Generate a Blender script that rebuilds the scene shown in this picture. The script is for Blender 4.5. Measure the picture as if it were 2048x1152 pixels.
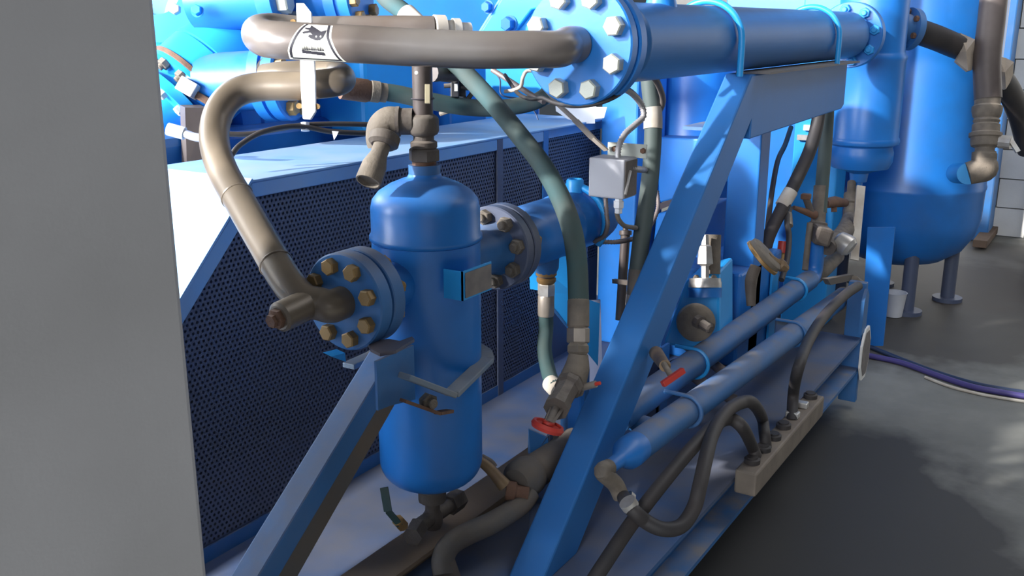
import bpy, math, random
from mathutils import Vector as V, Matrix, Quaternion
random.seed(7)
S = bpy.context.scene
for o in list(bpy.data.objects): bpy.data.objects.remove(o)
COL = S.collection
R = math.radians

# ------------------------------------------------------------------ camera
FPX, HCAM = 1939.0, 1.42
PIT = math.atan(526 / FPX); YAW = R(32.2167)
FW = V((math.cos(YAW)*math.cos(PIT), math.sin(YAW)*math.cos(PIT), -math.sin(PIT)))
RT = V((math.sin(YAW), -math.cos(YAW), 0)); UP = RT.cross(FW)
CP = V((0, 0, HCAM))
cd = bpy.data.cameras.new('camera'); cam = bpy.data.objects.new('camera', cd); COL.objects.link(cam)
cd.sensor_width = 36; cd.lens = 36*FPX/2048; cd.clip_start = .05
cam.matrix_world = Matrix(((RT.x, UP.x, -FW.x, 0), (RT.y, UP.y, -FW.y, 0), (RT.z, UP.z, -FW.z, HCAM), (0, 0, 0, 1)))
S.camera = cam

# ------------------------------------------------------------------ light
S.view_settings.view_transform = 'Standard'; S.view_settings.look = 'None'
S.view_settings.gamma = 1; S.view_settings.use_curve_mapping = False
S.view_settings.exposure = 0.0
w = bpy.data.worlds.new('world'); S.world = w; w.use_nodes = True
bg = w.node_tree.nodes['Background']; bg.inputs[0].default_value = (.72, .85, 1, 1); bg.inputs[1].default_value = .07
SUN = V((.74, -.52, -.43)).normalized()
sl = bpy.data.lights.new('sun', 'SUN'); sl.energy = 7.5; sl.angle = R(2.0); sl.color = (1, .97, .92)
so = bpy.data.objects.new('sun', sl); COL.objects.link(so); so.rotation_euler = SUN.to_track_quat('-Z', 'Y').to_euler(); so.location = (-3, 4, 4)
def area(name, loc, tgt, sx, sy, e, col):
    l = bpy.data.lights.new(name, 'AREA'); l.shape = 'RECTANGLE'; l.size = sx; l.size_y = sy; l.energy = e; l.color = col
    o = bpy.data.objects.new(name, l); COL.objects.link(o); o.location = loc
    o.rotation_euler = (V(tgt)-V(loc)).to_track_quat('-Z', 'Y').to_euler(); return o
area('window_daylight', (-2.5, 3.6, 2.1), (2.2, 1.7, 1.1), 3.2, 1.8, 900, (.90, .95, 1))
area('high_window_daylight', (1.6, 6.2, 3.2), (2.2, 1.2, 1.0), 3.4, 1.6, 330, (.88, .94, 1))
area('deck_strip_fill', (-2.6, 1.42, 1.7), (1.7, 1.42, .29), .14, .8, 500, (.95, .97, 1))  # added lamp for the lit strip on the deck, aimed through the slot
area('skylight', (4.6, -1.0, 4.4), (4.2, -.6, 0), 2.4, 2.4, 80, (.95, .97, 1))
area('leg_fill', (-7.0, -1.0, 3.8), (2.2, .9, .7), 2.0, 2.0, 380, (.93, .96, 1))  # added lamp to brighten the upper face of the diagonal leg
area('front_fill', (-2.6, -2.2, 2.2), (2.2, 1.0, .6), 2.4, 2.2, 20, (.95, .97, 1))  # weak fill lamp added behind the camera for cabinet and front faces

# ------------------------------------------------------------------ pixel -> place
def P(x, y, d): return CP + d*(FW + RT*((x-1024)/FPX) - UP*((y-576)/FPX))
def ray(x, y): return FW + RT*((x-1024)/FPX) - UP*((y-576)/FPX)
def on(x, y, ax, v):
    r = ray(x, y); return CP + r*((v-CP[ax])/r[ax])
def PY(x, y, v): return on(x, y, 1, v)
def PZ(x, y, v): return on(x, y, 2, v)
def PX(x, y, v): return on(x, y, 0, v)
def zat(X, Y, y):
    k = (576-y)/FPX; a = X*FW.x+Y*FW.y; b = X*UP.x+Y*UP.y
    return HCAM + (b-k*a)/(k*FW.z-UP.z)

# ------------------------------------------------------------------ mesh builder
def frame(ax):
    z = V(ax).normalized(); a = V((0, 0, 1)) if abs(z.z) < .9 else V((1, 0, 0))
    x = a.cross(z).normalized(); return x, z.cross(x), z
class MB:
    def __init__(s): s.v = []; s.f = []
    def add(s, vs, fs):
        o = len(s.v); s.v += [tuple(p) for p in vs]; s.f += [tuple(i+o for i in q) for q in fs]; return s
    def box(s, c, sz, m=None):
        c = V(c); h = V(sz)/2; vs = []
        for i in (-1, 1):
            for j in (-1, 1):
                for k in (-1, 1):
                    p = V((i*h.x, j*h.y, k*h.z)); vs.append(c + (m @ p if m else p))
        return s.add(vs, [(0,1,3,2),(4,6,7,5),(0,4,5,1),(2,3,7,6),(0,2,6,4),(1,5,7,3)])
    def ab(s, a, b):
        a, b = V(a), V(b); return s.box((a+b)/2, (abs(b.x-a.x), abs(b.y-a.y), abs(b.z-a.z)))
    def bar(s, p, q, wy, h, up=(0,0,1)):            # rectangular bar from p to q
        p, q = V(p), V(q); z = (q-p).normalized(); y = V(up).cross(z)
        if y.length < 1e-4: y = V((0,1,0)).cross(z)
        y.normalize(); x = y.cross(z)
        m = Matrix((x, y, z)).transposed(); return s.box((p+q)/2, (h, wy, (q-p).length), m)
    def lathe(s, p, ax, prof, n=32, ph=0):
        x, y, z = frame(ax); p = V(p); rings = []; vs = []
        for r, h in prof:
            if r < 1e-6: rings.append([len(vs)]); vs.append(p+z*h)
            else:
                rings.append(list(range(len(vs), len(vs)+n)))
                for i in range(n):
                    a = 2*math.pi*i/n+ph; vs.append(p+z*h+(x*math.cos(a)+y*math.sin(a))*r)
        fs = []
        for A, B in zip(rings, rings[1:]):
            for i in range(n):
                j = (i+1) % n
                if len(A) == 1 and len(B) == 1: break
                if len(A) == 1: fs.append((A[0], B[i], B[j]))
                elif len(B) == 1: fs.append((A[i], A[j], B[0]))
                else: fs.append((A[i], A[j], B[j], B[i]))
        if len(rings[0]) > 1: fs.append(tuple(reversed(rings[0])))
        if len(rings[-1]) > 1: fs.append(tuple(rings[-1]))
        return s.add(vs, fs)
    def cyl(s, p, q, r, r2=None, n=24, ph=0):
        p, q = V(p), V(q); return s.lathe(p, q-p, [(r, 0), (r if r2 is None else r2, (q-p).length)], n, ph)
    def ringdisc(s, p, ax, ro, ri, h, n=40):         # washer shape
        return s.lathe(p, ax, [(ri, 0), (ro, 0), (ro, h), (ri, h), (ri, 0)], n) if False else s._rd(p, ax, ro, ri, h, n)
    def _rd(s, p, ax, ro, ri, h, n):
        x, y, z = frame(ax); p = V(p); vs = []
        for r, hh in ((ri,0),(ro,0),(ro,h),(ri,h)):
            for i in range(n):
                a = 2*math.pi*i/n; vs.append(p+z*hh+(x*math.cos(a)+y*math.sin(a))*r)
        fs = []
        for k in range(4):
            l = (k+1) % 4
            for i in range(n):
                j = (i+1) % n; fs.append((k*n+i, k*n+j, l*n+j, l*n+i))
        return s.add(vs, fs)
    def tube(s, pts, r, n=14, sub=8, closed=False, caps=True, smooth=True):
        pts = [V(p) for p in pts]
        rs = r if isinstance(r, (list, tuple)) else [r]*len(pts)
        if smooth:
            Q = []; RR = []; N = len(pts); rng = N if closed else N-1
            for i in range(rng):
                g = (lambda k: pts[k % N]) if closed else (lambda k: pts[min(max(k, 0), N-1)])
                a, b, c, d = g(i-1), g(i), g(i+1), g(i+2)
                if not closed:
                    if i == 0: a = b*2-c
                    if i == N-2: d = c*2-b
                for k in range(sub):
                    t = k/sub
                    Q.append(.5*((2*b)+(c-a)*t+(2*a-5*b+4*c-d)*t*t+(3*b-a-3*c+d)*t**3))
                    RR.append(rs[i]*(1-t)+rs[(i+1) % N]*t)
            if not closed: Q.append(pts[-1]); RR.append(rs[-1])
        else: Q = pts; RR = rs
        N = len(Q); vs = []; T = []
        for i in range(N):
            a = Q[(i-1) % N] if closed or i else Q[0]; b = Q[(i+1) % N] if closed or i < N-1 else Q[-1]
            T.append((b-a).normalized())
        x = frame(T[0])[0]
        for i in range(N):
            x = (x - T[i]*x.dot(T[i])).normalized(); y = T[i].cross(x)
            for k in range(n):
                a = 2*math.pi*k/n; vs.append(Q[i]+(x*math.cos(a)+y*math.sin(a))*RR[i])
        fs = []
        for i in range(N if closed else N-1):
            j = (i+1) % N
            for k in range(n):
                l = (k+1) % n; fs.append((i*n+k, i*n+l, j*n+l, j*n+k))
        if caps and not closed:
            fs.append(tuple(reversed(range(n)))); fs.append(tuple(range((N-1)*n, N*n)))
        s.Q = Q
        return s.add(vs, fs)
    def prism(s, poly, vec):
        n = len(poly); vec = V(vec); a = [V(p) for p in poly]
        vs = a+[p+vec for p in a]; fs = [tuple(reversed(range(n))), tuple(range(n, 2*n))]
        for i in range(n):
            j = (i+1) % n; fs.append((i, j, n+j, n+i))
        return s.add(vs, fs)
    def strip(s, pts, wid, up, th):                  # bent flat bar
        up = V(up).normalized(); pts = [V(p) for p in pts]
        for a, b in zip(pts, pts[1:]): s.bar(a, b, th, wid, up=(b-a).cross(up))
        return s
WL = {}
def mesh(name, mb, smooth=38):
    m = bpy.data.meshes.new(name); m.from_pydata(mb.v, [], mb.f); m.validate(); 
    import bmesh
    b = bmesh.new(); b.from_mesh(m); bmesh.ops.recalc_face_normals(b, faces=b.faces); b.to_mesh(m); b.free()
    if smooth:
        m.shade_smooth(); m.set_sharp_from_angle(angle=R(smooth))
    m.update(); return m
def build(mb, name, mat, parent=None, smooth=38, bevel=0):
    if parent is None:
        xs = [V(p) for p in mb.v]; lo = V([min(p[i] for p in xs) for i in range(3)]); hi = V([max(p[i] for p in xs) for i in range(3)])
        base = V(((lo.x+hi.x)/2, (lo.y+hi.y)/2, lo.z))
    else: base = WL[parent.name]
    m2 = MB(); m2.v = [tuple(V(p)-base) for p in mb.v]; m2.f = mb.f
    o = bpy.data.objects.new(name, mesh(name, m2, smooth)); COL.objects.link(o)
    if mat: o.data.materials.append(mat)
    if parent is None: o.location = base
    else: o.parent = parent
    WL[o.name] = base
    if bevel:
        b = o.modifiers.new('bevel', 'BEVEL'); b.width = bevel; b.segments = 2; b.limit_method = 'ANGLE'; b.angle_limit = R(40)
        b.harden_normals = False
    return o
def thing(name, label, cat, loc, group=None):
    o = bpy.data.objects.new(name, None); COL.objects.link(o); o.location = V(loc); o.empty_display_size = .05
    o['label'] = label; o['category'] = cat
    if group: o['group'] = group
    WL[o.name] = V(loc); return o
def tag(o, label, cat, group=None):
    o['label'] = label; o['category'] = cat
    if group: o['group'] = group
    return o
def struct(o): o['kind'] = 'structure'; return o
def place(name, me, pos, ax, parent, scale=1, spin=0, mat=None, lab=None):
    o = bpy.data.objects.new(name, me); COL.objects.link(o); o.parent = parent
    x, y, z = frame(ax); m = Matrix((x, y, z)).transposed().to_4x4()
    m = m @ Matrix.Rotation(spin, 4, 'Z') @ Matrix.Scale(scale, 4)
    m.translation = V(pos)-WL[parent.name]; o.matrix_basis = m; WL[o.name] = WL[parent.name]
    if lab: o['label'] = lab
    return o

# ------------------------------------------------------------------ materials
def mat(name, col, rough=.5, metal=0, col2=None, amt=.5, scale=9, dust=0, dcol=(.30, .25, .19), bump=0, spec=.5, bscale=None, lo=.35, hi=.7):
    m = bpy.data.materials.new(name); m.use_nodes = True; nt = m.node_tree; N = nt.nodes; L = nt.links
    b = N['Principled BSDF']; b.inputs['Roughness'].default_value = rough; b.inputs['Metallic'].default_value = metal
    b.inputs['Specular IOR Level'].default_value = spec
    tc = N.new('ShaderNodeTexCoord')
    def noise(sc, det=6):
        n = N.new('ShaderNodeTexNoise'); n.inputs['Scale'].default_value = sc; n.inputs['Detail'].default_value = det
        L.new(tc.outputs['Object'], n.inputs['Vector']); return n.outputs['Fac']
    def ramp(s, a, c):
        r = N.new('ShaderNodeMapRange'); r.inputs[1].default_value = a; r.inputs[2].default_value = c; L.new(s, r.inputs[0]); return r.outputs[0]
    def mul(s, v):
        r = N.new('ShaderNodeMath'); r.operation = 'MULTIPLY'; L.new(s, r.inputs[0])
        if isinstance(v, (int, float)): r.inputs[1].default_value = v
        else: L.new(v, r.inputs[1])
        return r.outputs[0]
    def mix(f, a, c):
        x = N.new('ShaderNodeMix'); x.data_type = 'RGBA'; L.new(f, x.inputs[0])
        for i, q in ((6, a), (7, c)):
            if isinstance(q, tuple): x.inputs[i].default_value = (*q, 1)
            else: L.new(q, x.inputs[i])
        return x.outputs[2]
    out = tuple(col)
    c2 = col2 if col2 else tuple(c*.75 for c in col)
    out = mix(mul(ramp(noise(scale), lo, hi), amt), out, tuple(c2))
    if dust:
        g = N.new('ShaderNodeNewGeometry'); sp = N.new('ShaderNodeSeparateXYZ'); L.new(g.outputs['Normal'], sp.inputs[0])
        f = mul(ramp(sp.outputs[2], .35, .95), mul(ramp(noise(scale*1.7), .25, .7), dust))
        out = mix(f, out, dcol)
        f2 = mul(ramp(noise(scale*.6+3), .5, .75), dust*.18); out = mix(f2, out, dcol)
        rr = N.new('ShaderNodeMapRange'); rr.inputs[3].default_value = rough; rr.inputs[4].default_value = .9; L.new(f, rr.inputs[0]); L.new(rr.outputs[0], b.inputs['Roughness'])
    L.new(out, b.inputs['Base Color'])
    if bump:
        bp = N.new('ShaderNodeBump'); bp.inputs['Strength'].default_value = bump; bp.inputs['Distance'].default_value = .004
        L.new(noise(bscale or scale*8), bp.inputs['Height']); L.new(bp.outputs[0], b.inputs['Normal'])
    return m
BLUE = (.016, .185, .60)
M = {
 'blue': mat('blue_paint', BLUE, .36, col2=(.022,.155,.47), amt=.6, dust=.35, dcol=(.17,.19,.24), bump=.05),
 'bluedust': mat('blue_paint_dusty', (.028,.15,.40), .5, col2=(.045,.13,.30), amt=.7, dust=.85, dcol=(.24,.22,.21), bump=.08),
 'bluedeck': mat('blue_deck_paint', (.038,.115,.29), .6, col2=(.13,.125,.13), amt=.85, scale=4, dust=.5, dcol=(.235,.205,.185), bump=.1),
 'bluefr': mat('blue_frame_paint', (.028,.165,.47), .42, col2=(.035,.15,.40), amt=.5, dust=.12, dcol=(.18,.2,.24), bump=.04, spec=.25),
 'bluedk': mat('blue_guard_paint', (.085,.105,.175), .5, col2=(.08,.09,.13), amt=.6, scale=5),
 'bluelt': mat('light_blue_paint', (.022,.34,.80), .4, col2=(.03,.30,.70), amt=.4),
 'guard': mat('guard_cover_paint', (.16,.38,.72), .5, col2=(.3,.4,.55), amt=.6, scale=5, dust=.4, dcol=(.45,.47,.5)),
 'grey': mat('grey_cabinet_paint', (.375,.37,.385), .6, col2=(.29,.285,.29), amt=.7, scale=3.5, bump=.04, bscale=240),
 'brown': mat('brown_pipe_patina', (.125,.095,.078), .32, metal=.25, col2=(.24,.225,.22), amt=.9, scale=3.2, bump=.05, dust=.2),
 'tan': mat('tan_pipe_patina', (.165,.13,.095), .38, metal=.2, col2=(.13,.105,.08), amt=.7, scale=6, dust=.35, dcol=(.36,.28,.19), bump=.05),
 'dkpipe': mat('dark_pipe', (.085,.066,.062), .5, metal=.2, col2=(.12,.1,.09), amt=.6, scale=14),
 'dirt': mat('dusty_valve_metal', (.20,.165,.13), .75, col2=(.08,.07,.06), amt=.7, scale=22, dust=.7, dcol=(.36,.31,.25), bump=.3),
 'valve': mat('dark_dusty_valve', (.085,.068,.06), .7, col2=(.13,.11,.09), amt=.7, scale=24, dust=.7, dcol=(.3,.26,.22), bump=.25),
 'grime': mat('grimy_pipe', (.12,.095,.075), .75, col2=(.09,.095,.10), amt=.8, scale=12, dust=.4, dcol=(.22,.18,.14), bump=.2),
 'oldbrass': mat('old_brass', (.24,.16,.085), .6, metal=.3, col2=(.15,.1,.07), amt=.7, scale=20),
 'rustblue': mat('rusty_blue_plate', (.15,.10,.075), .7, col2=(.07,.12,.22), amt=.9, scale=7),
 'zinc': mat('zinc_bolt', (.52,.53,.47), .42, metal=.35, col2=(.36,.37,.33), amt=.7, scale=40),
 'ybolt': mat('yellow_zinc_bolt', (.36,.22,.08), .5, metal=.3, col2=(.2,.13,.06), amt=.7, scale=30, dust=.4, dcol=(.38,.3,.2)),
 'rust': mat('rust', (.13,.065,.042), .8, col2=(.19,.105,.065), amt=.8, scale=25, bump=.3),
 'dkbolt': mat('dark_bolt', (.06,.05,.06), .5, metal=.4),
 'teal': mat('teal_hose_rubber', (.036,.088,.095), .75, col2=(.075,.08,.07), amt=.75, scale=7, dust=.25, dcol=(.16,.145,.115), spec=.3),
 'olive': mat('grey_green_hose_rubber', (.075,.10,.095), .65, col2=(.055,.07,.065), amt=.6, scale=8),
 'black': mat('black_rubber', (.03,.028,.03), .6, col2=(.07,.055,.05), amt=.6, scale=9),
 'steel': mat('crimp_steel', (.38,.33,.28), .45, metal=.5, col2=(.22,.19,.17), amt=.8, scale=16),
 'silver': mat('silver_fitting', (.55,.54,.52), .4, metal=.5, col2=(.35,.3,.26), amt=.7, scale=30),
 'brass': mat('brass', (.42,.25,.09), .45, metal=.5, col2=(.2,.12,.06), amt=.7, scale=22),
 'white': mat('white_paint', (.82,.81,.78), .6, col2=(.7,.6,.42), amt=.45, scale=12, lo=.5, hi=.75),
 'tape': mat('masking_tape', (.62,.57,.50), .8, col2=(.35,.27,.2), amt=.7, scale=14),
 'paper': mat('beige_paper', (.36,.30,.24), .9, col2=(.27,.22,.18), amt=.7, scale=12, bump=.4),
 'beige': mat('beige_strap', (.62,.53,.44), .8, col2=(.42,.33,.25), amt=.6, scale=14),
 'box': mat('grey_box_paint', (.37,.37,.41), .5, col2=(.3,.3,.33), amt=.4, dust=.4, dcol=(.34,.32,.3)),
 'boxlt': mat('pale_green_grey_steel', (.42,.44,.40), .5),
 'plastic': mat('white_plastic', (.75,.76,.80), .45),
 'blackpl': mat('black_plastic', (.025,.025,.03), .4),
 'flex': mat('flexible_conduit', (.55,.53,.54), .4, metal=.4, col2=(.34,.32,.32), amt=.7, scale=30),
 'flexdk': mat('dark_flexible_conduit', (.22,.18,.17), .5, metal=.3),
 'red': mat('red_paint', (.52,.045,.03), .5, col2=(.33,.03,.025), amt=.6, scale=20),
 'block': mat('tan_block', (.24,.20,.16), .7, col2=(.15,.12,.1), amt=.8, scale=14, bump=.15),
 'wood': mat('brown_wood', (.14,.09,.06), .8, col2=(.09,.06,.04), amt=.7, scale=12),
 'purple': mat('purple_hose', (.07,.055,.22), .5),
 'darkb': mat('dark_blue_hose', (.02,.04,.10), .5),
 'wall': mat('whitewashed_block', (.76,.75,.72), .9, col2=(.66,.65,.62), amt=.6, scale=8, bump=.3),
 'mortar': mat('mortar', (.20,.195,.19), .95),
 'cream': mat('label_cream', (.86,.85,.72), .5, col2=(.8,.79,.45), amt=.5, scale=14),
 'ink': mat('label_ink', (.02,.018,.025), .6),
 'plate': mat('name_plate', (.2,.18,.17), .6, col2=(.12,.11,.12), amt=.7, scale=40),
}
def floor_mat():
    m = bpy.data.materials.new('concrete_floor'); m.use_nodes = True; nt = m.node_tree; N = nt.nodes; L = nt.links
    b = N['Principled BSDF']; tc = N.new('ShaderNodeNewGeometry')
    n1 = N.new('ShaderNodeTexNoise'); n1.inputs['Scale'].default_value = 2.2; n1.inputs['Detail'].default_value = 9; n1.inputs['Roughness'].default_value = .6
    L.new(tc.outputs['Position'], n1.inputs['Vector'])
    r1 = N.new('ShaderNodeValToRGB'); r1.color_ramp.elements[0].position = .3; r1.color_ramp.elements[0].color = (.125,.128,.12,1)
    r1.color_ramp.elements[1].position = .72; r1.color_ramp.elements[1].color = (.235,.235,.215,1); L.new(n1.outputs['Fac'], r1.inputs[0])
    # oil stain patches; the middle one paints the shade under the tank
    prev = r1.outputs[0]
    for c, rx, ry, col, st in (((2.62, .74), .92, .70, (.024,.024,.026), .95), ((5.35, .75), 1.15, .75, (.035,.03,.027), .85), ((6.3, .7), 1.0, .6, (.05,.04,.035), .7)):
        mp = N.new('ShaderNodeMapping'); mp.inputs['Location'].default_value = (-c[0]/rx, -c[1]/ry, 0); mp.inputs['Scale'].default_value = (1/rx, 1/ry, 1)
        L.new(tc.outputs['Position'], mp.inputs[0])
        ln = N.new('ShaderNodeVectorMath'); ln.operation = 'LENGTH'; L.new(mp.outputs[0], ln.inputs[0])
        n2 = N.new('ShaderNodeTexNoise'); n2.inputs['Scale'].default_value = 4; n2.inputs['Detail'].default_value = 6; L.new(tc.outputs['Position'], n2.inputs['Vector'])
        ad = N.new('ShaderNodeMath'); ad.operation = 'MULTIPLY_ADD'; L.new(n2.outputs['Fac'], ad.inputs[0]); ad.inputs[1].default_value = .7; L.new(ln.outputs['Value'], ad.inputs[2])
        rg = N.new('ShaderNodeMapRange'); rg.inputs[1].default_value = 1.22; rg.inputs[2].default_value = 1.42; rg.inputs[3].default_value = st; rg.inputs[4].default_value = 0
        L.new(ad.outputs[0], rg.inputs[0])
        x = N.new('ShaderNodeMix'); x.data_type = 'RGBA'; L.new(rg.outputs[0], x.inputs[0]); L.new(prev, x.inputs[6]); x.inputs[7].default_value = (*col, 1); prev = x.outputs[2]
    L.new(prev, b.inputs['Base Color']); b.inputs['Roughness'].default_value = .62
    bp = N.new('ShaderNodeBump'); bp.inputs['Strength'].default_value = .12; n3 = N.new('ShaderNodeTexNoise'); n3.inputs['Scale'].default_value = 60; L.new(tc.outputs['Position'], n3.inputs['Vector'])
    L.new(n3.outputs['Fac'], bp.inputs['Height']); L.new(bp.outputs[0], b.inputs['Normal'])
    return m
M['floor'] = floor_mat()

# shared bolt meshes (axis +Z, head size 1 = across corners 2r with r=.5)
def bolt_mesh(name, m, washer=True):
    b = MB()
    if washer: b.lathe((0,0,0), (0,0,1), [(.62,-.02),(.62,.08)], 20)
    b.lathe((0,0,.08 if washer else 0), (0,0,1), [(.5,0),(.5,.46),(.43,.53)], 6)
    me = mesh(name, b, 30); me.materials.append(m); return me
def nut_mesh(name, m):
    b = MB(); b.lathe((0,0,0), (0,0,1), [(.5,0),(.5,.42),(.44,.48)], 6); b.lathe((0,0,.4), (0,0,1), [(.27,0),(.27,.32),(.2,.38)], 12)
    me = mesh(name, b, 30); me.materials.append(m); return me
B_Z, B_Y, B_W = bolt_mesh('bolt', M['zinc'], False), bolt_mesh('bolt', M['ybolt'], False), bolt_mesh('bolt', M['blue'])
B_R, N_D, N_Y = bolt_mesh('bolt', M['rust'], False), nut_mesh('nut', M['dirt']), nut_mesh('nut', M['ybolt'])
N_B = nut_mesh('nut', M['bluelt'])
X_, Y_, Z_ = V((1,0,0)), V((0,1,0)), V((0,0,1))
def bolts(me, c, ax, rad, n, size, parent, ph=0, name='bolt', spin=None):
    x, y, z = frame(ax); c = V(c)
    for i in range(n):
        a = 2*math.pi*i/n+ph
        place(name, me, c+(x*math.cos(a)+y*math.sin(a))*rad, ax, parent, size, random.random()*1 if spin is None else spin)
# ------------------------------------------------------------------ setting
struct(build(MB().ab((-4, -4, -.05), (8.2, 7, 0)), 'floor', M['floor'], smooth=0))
wb = struct(build(MB().ab((7.46, -3, 0), (7.7, 3.2, 3.2)), 'wall_back', M['mortar'], smooth=0))
bb = MB().box((0,0,0), (.06, .392, .192)); bme = mesh('block', bb, 0); bme.materials.append(M['wall'])
for k in range(13):
    for i in range(8):
        y = -1.7+i*.4+(.2 if k % 2 else 0)
        place('block', bme, (7.445-random.random()*.006, y, .1+k*.2), (0,0,1), wb)
        # rotate back: frame() of +Z maps x->y
for o in COL.objects:
    if o.name.startswith('block'): o.matrix_basis = Matrix.Translation(o.matrix_basis.translation)
struct(build(MB().ab((7.15, .70, 0), (7.4, .83, 3.2)), 'trim_1', M['bluedust'], smooth=0, bevel=.01))

struct(build(MB().ab((-.30, 1.50, 0), (.52, 2.0, 1.62)), 'wall_left', M['wall'], smooth=0))  # pier added to block sun and window light, leaving a slot beside the cabinet
# grey cabinet, left foreground
t = thing('control_cabinet', 'tall plain grey painted steel cabinet filling the left edge in front', 'cabinet', (.1, 1.3, 0))
build(MB().ab((-.35, .72, .08), (.57, 1.31, 1.72)), 'body', M['grey'], t, bevel=.007)
build(MB().ab((-.33, .74, 0), (.55, 1.29, .08)), 'plinth', M['dkbolt'], t, smooth=0)

# ------------------------------------------------------------------ skid
ZD = .29
t = thing('skid_base', 'blue welded steel skid with dusty deck plate and outer channel', 'skid', (2.1, 1.6, 0))
build(MB().ab((.62, .735, ZD-.012), (3.62, 2.95, ZD)), 'deck_plate', M['bluedeck'], t, smooth=0)
c = MB(); c.ab((.62, .80, .165), (3.62, .812, ZD-.012)); c.ab((.62, .735, .158), (3.62, .812, .170))
build(c, 'side_channel', M['bluedust'], t, smooth=0)
c = MB(); c.ab((.62, .86, 0), (3.62, 1.0, .158)); c.ab((.62, 2.6, 0), (3.62, 2.8, .278)); c.ab((.62, 1.7, 0), (3.62, 1.8, .278))
build(c, 'sub_beam', M['bluedk'], t, smooth=0)
# dusty rail on the deck below the vessel
a = PZ(750, 1104, .345); b_ = PZ(800, 1146, .345)
c = MB(); c.ab((.7, b_.y, .335), (2.12, a.y, .345)); c.ab((.7, (a.y+b_.y)/2-.006, ZD), (2.12, (a.y+b_.y)/2+.006, .335)); 
build(c, 'deck_rail', mat('dusty_rail', (.24,.17,.11), .8, col2=(.16,.13,.11), amt=.7, scale=6, bump=.15), t, smooth=0)
# end plate, lifting eye and badge at the far corner
c = MB(); c.ab((3.62, .735, .03), (3.65, .80, .50)); build(c, 'end_plate', M['bluedust'], t, bevel=.003)
e0 = V((3.60, .728, .40))
c = MB(); c.prism([e0+V((-.02,0,-.09)), e0+V((.05,0,-.09)), e0+V((.05,0,.05)), e0+V((.02,0,.08)), e0+V((-.02,0,.04))], (0,.012,0)); build(c, 'lifting_lug', M['bluedust'], t, smooth=0)
bc = V((3.66, .722, .22)); pts = []
for i in range(8):
    a = math.pi/8+i*math.pi/4; pts.append(bc+V((math.cos(a)*.075, 0, math.sin(a)*.11)))
bdg = build(MB().prism(pts, (0, .008, 0)), 'badge', M['white'], t, smooth=0)
pts2 = [bc+V((0,-.002,0))+(p-bc)*.84 for p in pts]
build(MB().prism(pts2, (0, .001, 0)), 'badge_face', M['plate'], bdg, smooth=0)
build(MB().prism([PX(x,y,4.40) for x,y in ((1735,455),(1790,455),(1766,692),(1722,692))], (.012,0,0)), 'corner_plate', M['blue'], t, smooth=0)

# ------------------------------------------------------------------ cooler support frame
t = thing('cooler_support_frame', 'blue box section frame with a long diagonal leg carrying the horizontal cooler', 'frame', (2.6, .93, ZD))
yf, wy = .90, .078
c = MB(); x1, z1 = 2.675, 1.288; sl = math.tan(R(41.134)); x0 = x1-(z1-ZD)/sl; off = .165
c.prism([(x0, yf, ZD), (x1, yf, z1), (x1+off, yf, z1), (x0+off, yf, ZD)], (0, wy, 0))
build(c, 'diagonal_leg', M['bluefr'], t, smooth=0, bevel=.005)
c = MB(); c.prism([(x1+.02, yf+.001, z1), (3.735, yf+.001, z1), (3.735, yf+.001, 1.135), (3.70, yf+.001, 1.122), (x1+.02, yf+.001, 1.108)], (0, wy-.002, 0))
build(c, 'top_beam', M['bluefr'], t, smooth=0, bevel=.004)
c = MB(); c.ab((x1+.03, .858, z1), (3.735, .958, z1+.006)); build(c, 'top_strip', mat('dusty_strip', (.20,.18,.16), .85, col2=(.08,.13,.25), amt=.5, scale=12), t, smooth=0)
px = PY(1517, 370, 1.02).x
build(MB().ab((px, 1.02, ZD), (px+.10, 1.13, 1.115)), 'post', M['blue'], t, smooth=0, bevel=.005)
c = MB(); c.ab((x1+.10, .93, 1.115), (px+.2, 1.14, 1.125)); build(c, 'cap_plate', M['bluedust'], t, smooth=0)
CY, CZ, CR = .962, 1.382, .0865
for n, xu in enumerate((PY(1482, 100, .865).x, PY(1677, 90, .865).x)):
    pts = [(xu, CY-CR-.011, z1+.004), (xu, CY-CR-.011, CZ)]
    for k in range(1, 9):
        a = math.pi-k*math.pi/8
        pts.append((xu, CY+(CR+.011)*math.cos(a), CZ+(CR+.011)*math.sin(a)))
    pts.append((xu, CY+CR+.011, CZ-.07))
    u = MB().tube(pts, .009, 10, 5); build(u, 'u_bolt', M['bluelt'], t)

# vessel bracing leg
t = thing('vessel_support_leg', 'blue sloping box section leg holding the upright vessel below its inlet flange', 'frame', (1.0, 1.13, ZD))
sl2 = math.tan(R(37.76)); X1, Zt = 1.325, .825; x0 = X1-(Zt-ZD)/sl2
yb = 1.10
c = MB(); c.prism([(x0, yb, ZD), (X1, yb, Zt), (X1+.06, yb, Zt), (X1+.06, yb, Zt-.01), (x0+.075, yb, ZD)], (0, .055, 0))
rb = MB(); rb.prism([(x0+.078, yb+.012, ZD), (X1+.058, yb+.012, Zt-.015), (X1+.075, yb+.012, Zt-.015), (X1+.075, yb+.012, Zt-.06), (x0+.175, yb+.012, ZD)], (0, .04, 0)); build(rb, 'rear_bar', M['grime'], t, smooth=0)
build(c, 'diagonal_leg', M['bluedust'], t, smooth=0, bevel=.004)
e_ = PY(826, 690, 1.036); zp = e_.z
tp = [PZ(x, y, zp) for x, y in ((733,688),(742,704),(760,713),(792,707),(829,684),(824,679),(800,688),(778,684))]
build(MB().prism(tp, (0,0,.006)), 'top_plate', M['rustblue'], t, smooth=0)
xl = PY(750, 700, 1.036).x
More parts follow.
